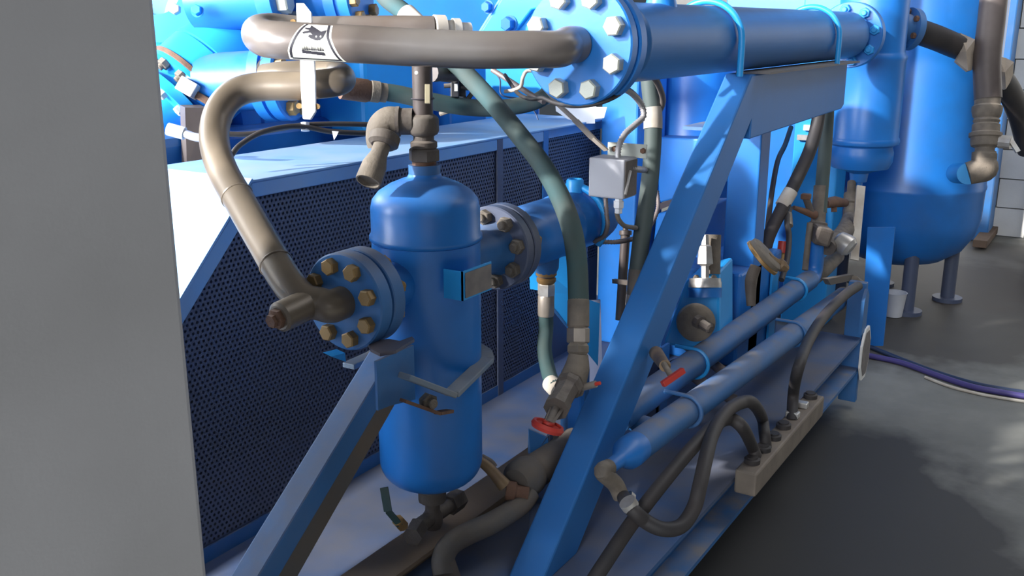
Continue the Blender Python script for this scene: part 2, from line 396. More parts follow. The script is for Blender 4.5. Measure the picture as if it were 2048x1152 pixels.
build(MB().prism([(xl, 1.034, zp), (e_.x, 1.034, zp), (e_.x, 1.034, PY(826,800,1.036).z), (xl+.03, 1.034, PY(800,800,1.036).z), (xl, 1.034, zp-.09)], (0, .005, 0)), 'side_plate', M['bluedust'], t, smooth=0)
tb = [PY(x, y, 1.16) for x, y in ((662,713),(690,706),(692,724))]
build(MB().prism(tb, (0, .02, .004)), 'tab', M['bluelt'], t, smooth=0)

# ------------------------------------------------------------------ belt guard
GY, GZ, GB = 1.565, 1.095, 1.915
t = thing('belt_guard', 'blue drive guard with perforated sheet sides and a sunlit flat top', 'guard', (1.85, 1.74, ZD))
XL, XC, XR = .98, 1.445, 2.70
zl = GZ-(XC-XL)
def perf(xa, xb, za, zb, clip, y0, th, pitch=.0127, rh=.0037):
    m = MB(); vid = {}
    V_ = []; F = []
    def vert(x, z):
        k = (round(x*1e5), round(z*1e5))
        if k not in vid: vid[k] = len(V_); V_.append((x, y0, z))
        return vid[k]
    Rr = pitch/math.sqrt(3)
    row = 0; z = za
    while z < zb:
        x = xa+(pitch/2 if row % 2 else 0)
        while x < xb:
            if clip(x, z):
                o = [vert(x+Rr*math.sin(math.pi/3*k), z+Rr*math.cos(math.pi/3*k)) for k in range(6)]
                i0 = len(V_)
                for k in range(6): V_.append((x+rh*math.sin(math.pi/3*k), y0, z+rh*math.cos(math.pi/3*k)))
                for k in range(6):
                    j = (k+1) % 6; F.append((o[k], o[j], i0+j, i0+k))
            x += pitch
        z += pitch*math.sqrt(3)/2; row += 1
    m.v = V_; m.f = F; return m
cl = lambda x, z: z < GZ-.028 and (z-x) < (GZ-XC-.035) and z > ZD+.03
build(perf(XL+.02, XR-.02, ZD+.02, GZ-.02, cl, GY+.006, 0), 'perforated_sheet', M['bluedk'], t, smooth=0)
fr = MB(); bw = .032
fr.prism([(XL,GY,zl),(XC,GY,GZ),(XC,GY,GZ-bw*1.42),(XL+bw,GY,zl-bw*.42)], (0,.004,0))
build(fr, 'slanted_rail', M['guard'], t, smooth=0)
build(MB().ab((XC-.004,GY-.001,GZ-bw),(XR,GY+.003,GZ)), 'top_rail', M['guard'], t, smooth=0, bevel=.002)
build(MB().ab((XL,GY-.001,ZD),(XR,GY+.004,ZD+.035)), 'bottom_rail', M['bluedust'], t, smooth=0)
for xa in (XL, 2.40, XR-.03): build(MB().ab((xa,GY-.002,ZD),(xa+.03,GY+.003,zl if xa == XL else GZ)), 'upright', M['bluedk'] if xa < XR-.1 else M['bluefr'], t, smooth=0)
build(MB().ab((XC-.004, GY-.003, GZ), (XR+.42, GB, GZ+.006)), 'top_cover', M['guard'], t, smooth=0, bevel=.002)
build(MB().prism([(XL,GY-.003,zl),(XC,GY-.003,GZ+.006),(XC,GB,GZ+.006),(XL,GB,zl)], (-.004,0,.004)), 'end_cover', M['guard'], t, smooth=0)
build(MB().ab((XL-.004,GY,ZD),(XL,GB,zl)), 'end_plate', M['guard'], t, smooth=0)
build(MB().prism([(XL,GB,ZD),(XL,GB,zl),(XC,GB,GZ),(XR+.42,GB,GZ),(XR+.42,GB,ZD)],(0,-.004,0)), 'back_sheet', M['bluedk'], t, smooth=0)
build(perf(XR+.01, XR+.42, ZD+.3, GZ-.02, lambda x, z: True, GY+.03, 0), 'side_sheet', M['bluedk'], t, smooth=0)
build(MB().prism([(XR+.42,GY+.03,ZD),(XR+.42,GY+.03,GZ),(XR+.42,GB,GZ),(XR+.42,GB,ZD)],(.004,0,0)), 'far_end_sheet', M['bluedk'], t, smooth=0)
build(MB().ab((XR,GY+.028,ZD),(XR+.42,GY+.032,ZD+.31)), 'lower_sheet', M['bluedk'], t, smooth=0)
build(MB().ab((XR,GY+.02,GZ-.03),(XR+.42,GY+.035,GZ)), 'side_rail', M['guard'], t, smooth=0)

# ------------------------------------------------------------------ upright separator vessel
VX, VY, VR = 1.502, 1.148, .1078
zv = lambda y: zat(VX, VY, y)
zneck, zrim = zv(364), zv(329)
t = thing('separator_vessel', 'glossy blue upright cylindrical pressure vessel with domed ends behind the sloping leg', 'vessel', (VX, VY, .481))
zt = zv(409); zw = zv(472); zb = zv(928)
prof = [(0, .481)]+[(VR*math.sin(k*math.pi/20)**.62, .541-.06*math.cos(k*math.pi/20)) for k in range(1, 11)]+[ (VR, zw-.008), (VR-.0012, zw-.0075), (VR+.004, zw-.003), (VR+.004, zw+.004), (VR, zw+.009), (VR, zt-.005), (VR-.004, zt+.012), (VR-.016, zt+.027), (VR-.038, zt+.041), (VR-.062, zt+.051), (.036, zneck+.008), (.032, zneck+.014), (.0305, zneck+.018)]
build(MB().lathe((VX, VY, 0), Z_, prof, 56), 'shell', M['blue'], t, smooth=50)
nk = MB().lathe((VX, VY, 0), Z_, [(.031, zneck+.01), (.031, zrim), (.024, zrim)], 28); build(nk, 'neck', M['bluedust'], t)
def flange(parent, c, ax, r, th, gap, n, bcr, bsz, bm, nm, matn='bluedust', ph=0, name='flange', back=True, front=True):
    c = V(c); ax = V(ax).normalized()
    a = MB(); a.lathe(c, ax, [(0,0),(r-.003,0),(r,.003),(r,th-.002),(r-.002,th),(r-.010,th),(r-.010,th+gap),(r-.002,th+gap),(r,th+gap+.002),(r,2*th+gap-.003),(r-.003,2*th+gap),(0,2*th+gap)], 48)
    f = build(a, name, M[matn], parent, smooth=30)
    if front: bolts(bm, c, -ax, bcr, n, bsz, f, ph, 'bolt')
    if back: bolts(nm, c+ax*(2*th+gap), ax, bcr, n, bsz, f, -ph, 'nut')
    return f
f1 = flange(t, (1.252, VY, .940), X_, .090, .032, .006, 8, .0675, .031, B_Y, N_Y, ph=.30, name='inlet_flange')
build(MB().lathe((1.322, VY, .940), X_, [(.058,0),(.046,.03),(.046,.10)], 32), 'inlet_nozzle', M['blue'], t)
f2 = flange(t, (1.738, VY, .945), X_, .094, .027, .005, 8, .071, .034, N_D, N_Y, matn='bluedk', ph=.2, name='outlet_flange')
build(MB().lathe((1.59, VY, .945), X_, [(.05,0),(.05,.12),(.062,.149)], 32), 'outlet_nozzle', M['bluedust'], t)
# name plate on bent bracket
a = PY(900, 545, 1.035); zz0 = zat(a.x, a.y, 598); zz1 = zat(a.x, a.y, 540)
bk = MB(); bk.prism([(a.x, VY-VR+.01, zz0), (a.x, a.y-.028, zz0), (a.x, a.y-.028, zz1), (a.x, VY-VR+.01, zz1)], (.003, 0, 0))
bk.prism([(a.x, a.y-.028, zz0), (a.x+.098, a.y-.028, zz0), (a.x+.098, a.y-.028, zz1), (a.x, a.y-.028, zz1)], (0, .003, 0))
npb = build(bk, 'name_plate_bracket', M['bluelt'], t, smooth=0)
build(MB().ab((a.x+.008, a.y-.030, zz0+.004), (a.x+.095, a.y-.0285, zz1-.004)), 'name_plate', M['plate'], npb, smooth=0)
# strap clamp
zs = zv(752)
pts = [PY(808, 752, 1.005), PY(903, 788, .992)]
zs = pts[1].z
for k in range(0, 9):
    an = R(-62+k*22); pts.append(V((VX+(VR+.012)*math.cos(an), VY+(VR+.012)*math.sin(an), zs)))
pts.append(V((VX-.125, VY+VR, zs)))
st = MB().strip(pts, .006, (0,0,1), .006)
st = MB()
for p, q in zip(pts, pts[1:]): st.bar(p-V((0,0,.0)), q, .026, .006, up=(0,0,1)) if False else st.bar(p, q, .030, .011)
sc = build(st, 'clamp_strap', mat('clamp_strap_paint', (.16,.22,.30), .6, col2=(.25,.24,.22), amt=.7, dust=.4), t, smooth=0, bevel=.002)
st2 = MB(); zq = zv(800); q0 = [PY(806, 801, 1.008), PY(876, 826, .998), PY(900, 822, 1.012)]
for p, q in zip(q0, q0[1:]): st2.bar(p, q, .016, .006)
build(st2, 'lower_lug', M['rust'], t, smooth=0)
place('clamp_bolt', N_D, PY(852, 803, 1.012), (-.3,-.9,.1), t, .034)
# drain under the vessel
t = thing('drain_valve', 'dark dirty drain valve with a black lever under the upright vessel', 'valve', (VX, VY, .36))
dv = MB().lathe((VX, VY, .375), Z_, [(.018,0),(.022,.01),(.022,.03),(.016,.04),(.016,.06),(.03,.065),(.03,.09),(.018,.095),(.018,.106)], 12)
dv.cyl((VX-.05, VY-.0, .40), (VX+.06, VY-.0, .40), .017, n=12); dv.cyl((VX+.06, VY, .40), (VX+.10, VY, .40), .024, n=6); dv.cyl((VX-.085, VY-.01, .395), (VX-.05, VY, .40), .022, n=6)
build(dv, 'body', M['valve'], t)
lv = MB(); a = P(768, 975, 1.93); b_ = P(776, 1022, 1.93); cc = P(800, 1050, 1.95)
lv.bar(a, b_, .016, .006, up=FW); lv.bar(b_, cc, .012, .006, up=FW); build(lv, 'lever', M['teal'], t, smooth=0)
build(MB().cyl(P(795,1040,1.95), P(806,1052,1.97), .012, n=8), 'lever_clip', M['brass'], t)

# ------------------------------------------------------------------ safety valve on the vessel neck
t = thing('safety_valve', 'dusty brown relief valve stack screwed into the vessel neck with elbow outlet', 'valve', (VX, VY, zrim))
build(MB().lathe((VX,VY,0), Z_, [(.0235, zrim-.004), (.0235, zv(318)), (.0215, zv(318))], 18), 'threaded_nipple', M['rust'], t)
build(MB().lathe((VX,VY,0), Z_, [(.028, zv(322)), (.031, zv(320)), (.031, zv(300)), (.028, zv(297))], 6, .3), 'hex_nut', M['valve'], t, smooth=25)
build(MB().lathe((VX,VY,0), Z_, [(.022, zv(299)), (.026, zv(294)), (.026, zv(284)), (.020, zv(280)), (.020, zv(272)), (.027, zv(268)), (.030, zv(262)), (.030, zv(238)), (.027, zv(233)), (.020, zv(228))], 28), 'valve_body', M['valve'], t)
ztop = 1.345
build(MB().lathe((VX,VY,0), Z_, [(.0195, zv(232)), (.0195, ztop), (.0, ztop)], 24), 'bonnet_tube', M['dkpipe'], t)
zo = zv(243); o0 = V((VX, VY, zo)); dl = (P(770,243,1.84)-P(845,243,1.84)).normalized()
sp = MB(); sp.cyl(o0+dl*.02, o0+dl*.05, .0255, n=24); sp.cyl(o0+dl*.045, o0+dl*.052, .029, n=24); build(sp, 'outlet_stub', M['valve'], t)
e = MB().tube([o0+dl*.048, o0+dl*.066, o0+dl*.080-Z_*.012, o0+dl*.084-Z_*.032, o0+dl*.082-Z_*.046], [.027,.0285,.0285,.028,.027], 20, 6); build(e, 'outlet_elbow', M['dirt'], t)
pA, pB = P(772, 268, 1.83), P(763, 300, 1.82)
build(MB().lathe(pA, pB-pA, [(.024,0),(.029,.004),(.029,.02),(.022,.026)], 20), 'elbow_collar', M['valve'], t)
pA, pB = P(764, 292, 1.82), P(736, 364, 1.79); L_ = (pB-pA).length
build(MB().lathe(pA, pB-pA, [(.0165,0),(.0165,L_*.25),(.0235,L_*.55),(.0245,L_*.95),(.0235,L_),(.0205,L_),(.0195,L_*.9),(0,L_*.9)], 24), 'vent_nozzle', M['dirt'], t)
tg = MB(); q = P(855, 188, 1.805)
tg.box(q, (.010,.004,.036), Matrix((RT,FW,UP)).transposed()); build(tg, 'tag', mat('tan_tag', (.38,.33,.22), .8), t, smooth=0, bevel=.001)
build(MB().tube([V((VX+.0215*math.cos(k*math.pi/6), VY+.0215*math.sin(k*math.pi/6), zv(197))) for k in range(12)], .0015, 6, 2, closed=True), 'tag_wire', M['dkbolt'], t)
build(MB().lathe(P(833,146,1.812), -FW, [(.0035,0),(.0035,.002),(0,.003)], 12), 'seal_dot', M['white'], t)

# ------------------------------------------------------------------ brown pipes
def seams(parent, q, r, idx, m):
    for i in idx:
        p0, p1 = q[i], q[i+1]; d = (p1-p0).normalized()
        s = MB().tube([p0+ (lambda f: f[0]*math.cos(a)*r+f[1]*math.sin(a)*r)(frame(d)) for a in [k*math.pi/12 for k in range(24)]], .0022, 6, 1, closed=True)
        build(s, 'weld_bead', m, parent)
F0 = V((1.770, CY, CZ))
up_ = [F0+X_*.002, F0-X_*.028+V((0,.004,0)), P(1118,98,1.905), P(1060,99,1.885), P(960,100,1.875), P(845,96,1.872), P(720,89,1.872), P(610,83,1.872), P(556,80,1.875), P(528,76,1.90), P(520,66,1.95), P(546,62,2.0), P(610,63,2.03), P(700,61,2.04), P(800,60,2.05), P(868,60,2.06)]
t = thing('upper_discharge_pipe', 'brown weathered pipe from the big bolted flange bending back at the left', 'pipe', up_[6]-V((0,0,.04)))
mbp = MB().tube(up_, [.036]*12+[.031,.030,.030,.029], 28, 8); build(mbp, 'pipe_run', M['brown'], t, smooth=60)
a, b_ = P(866,60,2.06), P(940,62,2.09); d = (b_-a); L_ = d.length
build(MB().lathe(a, d, [(.029,0),(.032,.002),(.032,L_*.3),(.022,L_*.34),(.022,L_*.5),(.026,L_*.52),(.026,L_*.7),(.018,L_*.72),(.018,L_)], 18), 'end_union', M['tape'], t)
# label wrapped on the pipe
LA, LB = P(606,83,1.872), P(700,88,1.872)
ld = (LB-LA).normalized(); vn = (CP-(LA+LB)/2); vn = (vn-ld*vn.dot(ld)).normalized(); wn = vn.cross(ld)
if wn.z < 0: wn = -wn
def wrap(u, v, r):            # u along the pipe, v angle (deg, 0 faces the viewer, + up)
    a = R(v); return LA+ld*u+vn*(r*math.cos(a))+wn*(r*math.sin(a))
def wpatch(mb, poly, r):      # poly in (u, v)
    n = len(poly); cu = sum(p[0] for p in poly)/n; cv = sum(p[1] for p in poly)/n
    mb.add([wrap(u, v, r) for u, v in poly], [tuple(range(n))])
def wgrid(mb, ua, ub, va, vb, r, nu=6, nv=14, fl=None, fr_=None):
    vs = []
    for j in range(nv+1):
        v = va+(vb-va)*j/nv; a = fl(v) if fl else ua; b = fr_(v) if fr_ else ub
        for i in range(nu+1): vs.append(wrap(a+(b-a)*i/nu, v, r))
    fs = [(j*(nu+1)+i, j*(nu+1)+i+1, (j+1)*(nu+1)+i+1, (j+1)*(nu+1)+i) for j in range(nv) for i in range(nu)]
    mb.add(vs, fs)
Lw = (LB-LA).length
r0 = .0364
vb_, vt_ = -68, 62
el = lambda v: -.022 + .030*max(0, (v+30)/95)**1.3 if v > -30 else -.022
er = lambda v: Lw-.030 + .026*max(0, (18-v)/86)**1.2
lab = MB(); wgrid(lab, 0, Lw, vb_, vt_, r0, fl=el, fr_=er); lb = build(lab, 'warning_label', M['cream'], t, smooth=80)
ink = MB()
wgrid(ink, 0, 0, vb_+10, vt_, r0+.0003, 1, 14, fl=lambda v: el(v)+.003, fr_=lambda v: el(v)+.008)
wgrid(ink, 0, 0, vb_+4, vt_, r0+.0003, 1, 14, fl=lambda v: er(v)-.009, fr_=lambda v: er(v)-.004)
wgrid(ink, 0, 0, vb_+4, vb_+12, r0+.0003, 6, 1, fl=lambda v: el(v)+.006, fr_=lambda v: er(v)-.006)
build(ink, 'label_border', M['ink'], lb, smooth=80)
pic = MB()
def uv(x, y):                 # label picture coordinates -> (u, v): x,y in photo pixels
    s = max(-.97, min(.97, (85.5-y)/36.5)); return ((x-606)*.000957, math.degrees(math.asin(s)))
def pp(poly, st=.7):
    y = min(p[1] for p in poly); ye = max(p[1] for p in poly)
    while y < ye:
        ym = y+st/2; xs = []
        for (xa, ya), (xb, yb2) in zip(poly, poly[1:]+poly[:1]):
            if (ya <= ym) != (yb2 <= ym): xs.append(xa+(ym-ya)/(yb2-ya)*(xb-xa))
        xs.sort()
        for a, b in zip(xs[::2], xs[1::2]): wpatch(pic, [uv(a,y),uv(b,y),uv(b,y+st),uv(a,y+st)], r0+.0006)
        y += st
pp([(660,62),(649,65.6),(627.5,55),(626,60),(617,59.5),(616,62),(625,64.5),(612,68),(614,71.5),(627.5,68.5),(632.5,72.5),(626,72.8),(624,76),(630,79.5),(640,82.5),(648,81.5),(654,76.5),(658,68)])
pp([(611,101),(656,103.5),(658,109.5),(612,106.5)])
for k in range(10):
    x = 612+k*4.4; hgt = 9+6*math.sin(k*2.1)**2
    pp([(x,101),(x+1.2,101-hgt),(x+2.0,101.2)]); pp([(x+1.9,101.2),(x+3.1,101-hgt*.7),(x+4.2,101.3)])
build(pic, 'label_pictogram', M['ink'], lb, smooth=0)
dots = MB()
for x, y in ((640.4,75.4),(649,74.8)):
    wpatch(dots, [uv(x+1.6*math.cos(k*math.pi/4), y+1.8*math.sin(k*math.pi/4)) for k in range(8)], r0+.0009)
build(dots, 'label_dots', M['cream'], lb, smooth=0)

PR = .0298
fc = V((1.252, VY, .940))
lo_ = [fc+X_*.002, fc-X_*.03, P(640,608,1.715), P(606,598,1.715), P(572,560,1.735), P(530,490,1.79), P(484,410,1.845), P(447,345,1.90), P(430,292,1.94), P(431,245,1.97), P(448,207,1.99), P(480,182,2.005), P(528,173,2.01), P(590,172,2.01), P(645,168,2.015), P(672,164,2.03), P(684,158,2.07), P(672,150,2.11), P(630,148,2.13), P(570,150,2.14), P(530,155,2.16)]
t = thing('lower_discharge_pipe', 'tan brown pipe rising from the yellow-bolted flange and looping right then back', 'pipe', P(480,420,1.84))
mbl = MB().tube(lo_, PR, 26, 8); build(mbl, 'pipe_run', M['tan'], t, smooth=60)
seams(t, mbl.Q, PR, (36, 50), M['tan'])
a, b_ = P(620,606,1.712), P(557,636,1.655)
build(MB().lathe(a, b_-a, [(.026,0),(.027,.02),(.027,(b_-a).length-.004),(.022,(b_-a).length)], 22), 'branch_stub', M['tan'], t)
d = (b_-a).normalized(); pl = MB().lathe(b_-d*.003, d, [(.018,0),(.018,.012),(.012,.014),(.012,.022),(0,.022)], 6); build(pl, 'plug', M['rust'], t, smooth=25)
# clamp plates holding both brown pipes
t = thing('pipe_clamp', 'white painted clamp bar with cut corners across the two brown pipes', 'clamp', P(615,120,2.05))
def plate(pts, d, th, name, m, par, nrm=None):
    q = [P(x, y, d) for x, y in pts]; nv = (nrm or FW)
    return build(MB().prism(q, V(nv)*th), name, m, par, smooth=0, bevel=.0015)
plate([(592,6),(608,6),(622,24),(624,60),(626,110),(597,110),(594,60)], 1.945, .012, 'upper_plate', M['white'], t)
plate([(599,100),(627,100),(630,150),(631,222),(621,238),(605,237),(601,170)], 1.955, .012, 'lower_plate', M['white'], t)
for x, y in ((598,212),(634,213),(586,44)): build(MB().cyl(P(x,y,1.96), P(x+2,y,2.04), .006, n=8), 'clamp_stud', M['brass'], t)

# ------------------------------------------------------------------ horizontal cooler
t = thing('cooler', 'horizontal blue tube cooler with large bolted end flange on the box section frame', 'cooler', (3.0, CY, CZ-.12))
sh = MB().lathe((0, CY, CZ), X_, [(.078, 1.84), (.083, 1.88), (.0865, 1.93), (.089, 1.936), (.089, 1.945), (.0865, 1.95), (CR, 3.92), (.075, 3.95), (.075, 3.98)], 52)
build(sh, 'shell', M['bluefr'], t, smooth=45)
flange(t, (1.772, CY, CZ), X_, .122, .028, .012, 8, .0945, .042, B_Z, N_D, matn='bluelt', ph=.39, name='front_flange', spin=None) if False else None
ff = MB(); ff.lathe((1.772, CY, CZ), X_, [(0,0),(.119,0),(.122,.003),(.122,.026),(.112,.026),(.112,.038),(.122,.038),(.124,.041),(.124,.066),(.121,.069),(0,.069)], 56)
f = build(ff, 'front_flange', M['blue'], t, smooth=30)
bolts(B_Z, (1.772, CY, CZ), -X_, .094, 8, .041, f, R(22.5), 'bolt'); bolts(N_D, (1.841, CY, CZ), X_, .094, 8, .041, f, R(22.5), 'nut')
f = MB(); f.lathe((3.97, CY, CZ), X_, [(0,0),(.122,0),(.125,.003),(.125,.05),(.06,.052),(.06,.27),(0,.27)], 48); f = build(f, 'rear_flange', M['blue'], t, smooth=30)
bolts(N_B, (3.97, CY, CZ), -X_, .098, 8, .040, f, R(12), 'bolt')
a = PY(1322, 12, CY); build(MB().lathe((a.x, CY, CZ), Z_, [(.042,.06),(.036,.085),(.034,.095),(.034,.22)], 28), 'top_nozzle', M['blue'], t)

# ------------------------------------------------------------------ header cylinder behind the cooler
HX, HY, HR = 4.37, .965, .150
zh = lambda y: zat(HX, HY, y)
t = thing('moisture_separator', 'blue upright cylinder with stepped round cap below, at the end of the cooler', 'vessel', (HX, HY, zh(345)))
z1_, z2_, z3_ = zh(112), zh(280), zh(340)
pr_ = [(0, z3_-.085), (.018, z3_-.085), (.018, z3_-.05), (.035, z3_-.05), (.04, z3_-.012), (.07, z3_), (.118, z3_+.012), (.132, z3_+.04), (.134, z2_-.05), (.128, z2_-.03), (.128, z2_-.022), (.150, z2_-.012), (.154, z2_), (.150, z2_+.012), (.147, z2_+.016), (.147, z1_-.02), (.15, z1_-.012), (.15, z1_), (.14, z1_+.012), (.138, z1_+.02), (.138, zh(-120)), (0, zh(-120))]
build(MB().lathe((HX, HY, 0), Z_, pr_, 48), 'shell', M['blue'], t, smooth=40)
fax = (RT*.93+FW*.30-UP*.08).normalized(); fcc = P(1813,57,4.13); rf = MB().lathe(fcc, fax, [(.06,-.14),(.06,0),(.088,0),(.088,.03),(0,.03)], 36); rfo = build(rf, 'side_flange', M['bluedust'], t)
bolts(B_R, fcc, -fax, .070, 6, .026, rfo, .6, 'bolt')
nn = MB().lathe((HX, HY, 0), Z_, [(.022, z3_-.11), (.030, z3_-.105), (.030, z3_-.085), (.02, z3_-.08)], 6); build(nn, 'drain_nut', M['valve'], t, smooth=25)

# ------------------------------------------------------------------ big receiver tank
TX, TY, TR = 5.34, .945, .385
zt_ = lambda y: zat(TX, TY, y)
t = thing('receiver_tank', 'large blue upright air receiver tank at the right standing on the floor', 'tank', (TX, TY, 0))
zs_ = .63; 
build(MB().lathe((TX, TY, 0), Z_, [(0,.205),(.12,.212),(.22,.24),(.31,.30),(.36,.38),(.382,.46),(TR, zs_-.02),(TR+.004, zs_-.008),(TR+.004, zs_+.006),(TR, zs_+.016),(TR, 2.3),(0,2.35)], 64), 'shell', M['blue'], t, smooth=45)
for k in range(4):
    a = R(25+90*k); c = V((TX+.28*math.cos(a), TY+.28*math.sin(a), 0))
    l = MB(); l.cyl(c, c+V((0,0,.34)), .035, n=14); l.cyl(c, c+V((0,0,.02)), .075, n=18); build(l, 'leg', M['bluedk'], t)  # legs painted darker to carry the shade under the tank
sb = P(1932, 347, 4.36); sb2 = P(1914, 346, 4.56)
build(MB().cyl(sb2, sb+(sb-sb2)*.25, 0.048, n=24), 'outlet_stub', M['bluelt'], t)

# tank outlet valve and pipes
t = thing('outlet_ball_valve', 'grey ball valve with couplings and elbow on the big tank', 'valve', P(1965,360,4.27))
ec = P(1968, 338, 4.30); e0_ = sb+(sb-sb2)*.2
build(MB().tube([e0_, e0_*.4+ec*.6, ec+(RT*.005), ec+UP*.03, ec+UP*.075], [.05,.054,.054,.052,.05], 22, 6), 'elbow', M['dirt'], t)
ax0, ax1 = P(1968,325,4.30), P(1976,185,4.30); L_ = (ax1-ax0).length; q = lambda y: (325-y)/140*L_
vprof = [(0.0465, q(322)), (0.0521, q(318)), (0.0521, q(308)), (0.0409, q(304)), (0.0409, q(296)), (0.0577, q(292)), (0.0614, q(285)), (0.0614, q(276)), (0.0688, q(274)), (0.0688, q(267)), (0.0577, q(264)), (0.0577, q(250)), (0.0502, q(247)), (0.0558, q(242)), (0.0502, q(237)), (0.0577, q(233)), (0.0632, q(222)), (0.0632, q(214)), (0.0539, q(210)), (0.0539, q(186))]
build(MB().lathe(ax0, ax1-ax0, vprof, 26), 'body', M['dirt'], t)
lv = MB(); lv.cyl(P(1998,283,4.27), P(2022,285,4.24), .03, n=10); lv.bar(P(2018,276,4.24), P(2036,304,4.22), .02, .012, up=FW); build(lv, 'lever', M['silver'], t, smooth=0)
t = thing('riser_pipe', 'dark brown vertical pipe rising from the ball valve beside the tank', 'pipe', ax1)
build(MB().tube([ax1-UP*.03, P(1974,120,4.30), P(1983,40,4.30), P(1996,-90,4.30)], .058, 22, 4), 'pipe_run', M['dkpipe'], t)
t = thing('black_suction_hose', 'thick black hose from the separator flange curving behind the dark riser pipe', 'hose', P(1950,130,4.5))
build(MB().tube([P(1822,58,4.20), P(1868,74,4.26), P(1902,88,4.33), P(1942,106,4.41), P(1985,140,4.47), P(2015,176,4.62), P(2040,232,4.78), P(2058,300,4.9)], .054, 20, 8), 'hose_run', M['black'], t)
def rag(name, label, pts, d, m):
    q = []; 
    o = MB(); n = len(pts)
    front = [P(x, y, d+.02*math.sin(i*2.3)) for i, (x, y) in enumerate(pts)]
    cx = P(sum(p[0] for p in pts)/n, sum(p[1] for p in pts)/n, d-.035)
    vs = front+[cx]+[p+FW*.02 for p in front]+[cx+FW*.02]
    fs = [(i, (i+1) % n, n) for i in range(n)]+[(n+1+(i+1) % n, n+1+i, 2*n+1) for i in range(n)]+[(i, n+1+i, n+1+(i+1) % n, (i+1) % n) for i in range(n)]
    o.add(vs, fs); return tag(build(o, name, m, smooth=20), label, 'paper')
rag('wrapping_paper', 'torn beige paper wrapped on the black hose left of the dark riser pipe', [(1921,66),(1935,72),(1950,79),(1948,110),(1944,140),(1936,142),(1912,122),(1920,105),(1924,85)], 4.31, M['paper'])
rag('wrapping_paper', 'torn beige paper hanging right of the dark riser pipe', [(1996,112),(2012,116),(2028,124),(2026,150),(2020,165),(2012,178),(1996,170),(1990,140)], 4.38, M['paper'])
# ------------------------------------------------------------------ compressor behind the guard
t = thing('compressor', 'big blue piston compressor with round covers and flanges behind the drive guard', 'compressor', (2.2, 2.5, ZD))
build(MB().ab((1.1, 2.12, ZD), (3.0, 2.95, 1.14)), 'crankcase', M['blue'], t, smooth=0, bevel=.03)
dr0 = PY(560, 235, 2.30); build(MB().lathe((dr0.x-.28, 2.36, 1.13), X_, [(0,-.02),(.14,-.01),(.185,.01),(.20,.05),(.20,.06),(.192,.065),(.192,.075),(.20,.08),(.20,1.05),(0,1.05)], 48), 'drum', M['blue'], t)
sc_ = P(455, 75, 2.95); bd = MB()
bd.lathe(sc_-V((0,0,.26)), Z_, [(0,0),(.10,.01),(.18,.05),(.235,.12),(.25,.20),(.255,.26),(.25,.32),(.235,.40),(.0,.40)], 48); build(bd, 'cylinder_casting', M['bluelt'], t, smooth=60)
# round cover upper left, seam and recessed screw
cv0 = P(322, -25, 2.72); ax = (CP-cv0).normalized()*.75+V((-.5,.0,.05)); 
cv = MB().lathe(cv0, ax, [(.235,-.10),(.235,-.012),(.229,-.010),(.229,-.002),(.225,0),(.15,.02),(.15,.045),(.075,.055),(.075,.02),(0,.02)], 48); cvo = build(cv, 'round_cover', M['bluelt'], t, smooth=35)
place('screw', B_Z, P(352,20,2.56), -FW, cvo, .03)
place('screw', bolt_mesh('screw', M['bluelt']), P(395,22,2.57), -FW, cvo, .028)
# angled lower cylinder with studded end
a = P(478, 88, 2.80); b_ = P(352, 205, 2.72); d = (b_-a).normalized(); L_ = (b_-a).length
lc = MB().lathe(a, d, [(.10,-.08),(.13,.0),(.138,L_*.42),(.133,L_*.43),(.133,L_*.445),(.138,L_*.455),(.138,L_*.78),(.125,L_*.80),(0,L_*.80)], 48); lco = build(lc, 'lower_cylinder', M['bluelt'], t)
e = MB().lathe(a+d*(L_*.78), d, [(.141,0),(.141,.012),(.10,.014),(.10,.055),(.135,.057),(.135,.085),(.08,.087),(.08,.16),(0,.16)], 40); build(e, 'end_cover', M['bluelt'], lco)
rr_ = MB().lathe(a+d*(L_*.78-.016), d, [(.140,0),(.143,.002),(.143,.014),(.140,.016)], 40); build(rr_, 'rusty_joint', M['rust'], lco)
bolts(B_Z, a+d*(L_*.78+.085), d, .115, 12, .030, lco, .1, 'stud'); bolts(N_D, a+d*(L_*.78+.014), d, .122, 12, .034, lco, .1, 'nut')
x_, y_, z_ = frame(d)
q = P(378,176,2.60); br = MB().box(q, (.05,.04,.05), Matrix((RT*.86-UP*.5,UP*.86+RT*.5,-FW)).transposed()); build(br, 'bracket', M['tape'], lco, smooth=0, bevel=.003)
q = P(404,196,2.62); br = MB().box(q, (.05,.02,.04), Matrix((RT*.86-UP*.5,UP*.86+RT*.5,-FW)).transposed()); build(br, 'bracket_arm', M['rust'], lco, smooth=0, bevel=.003)
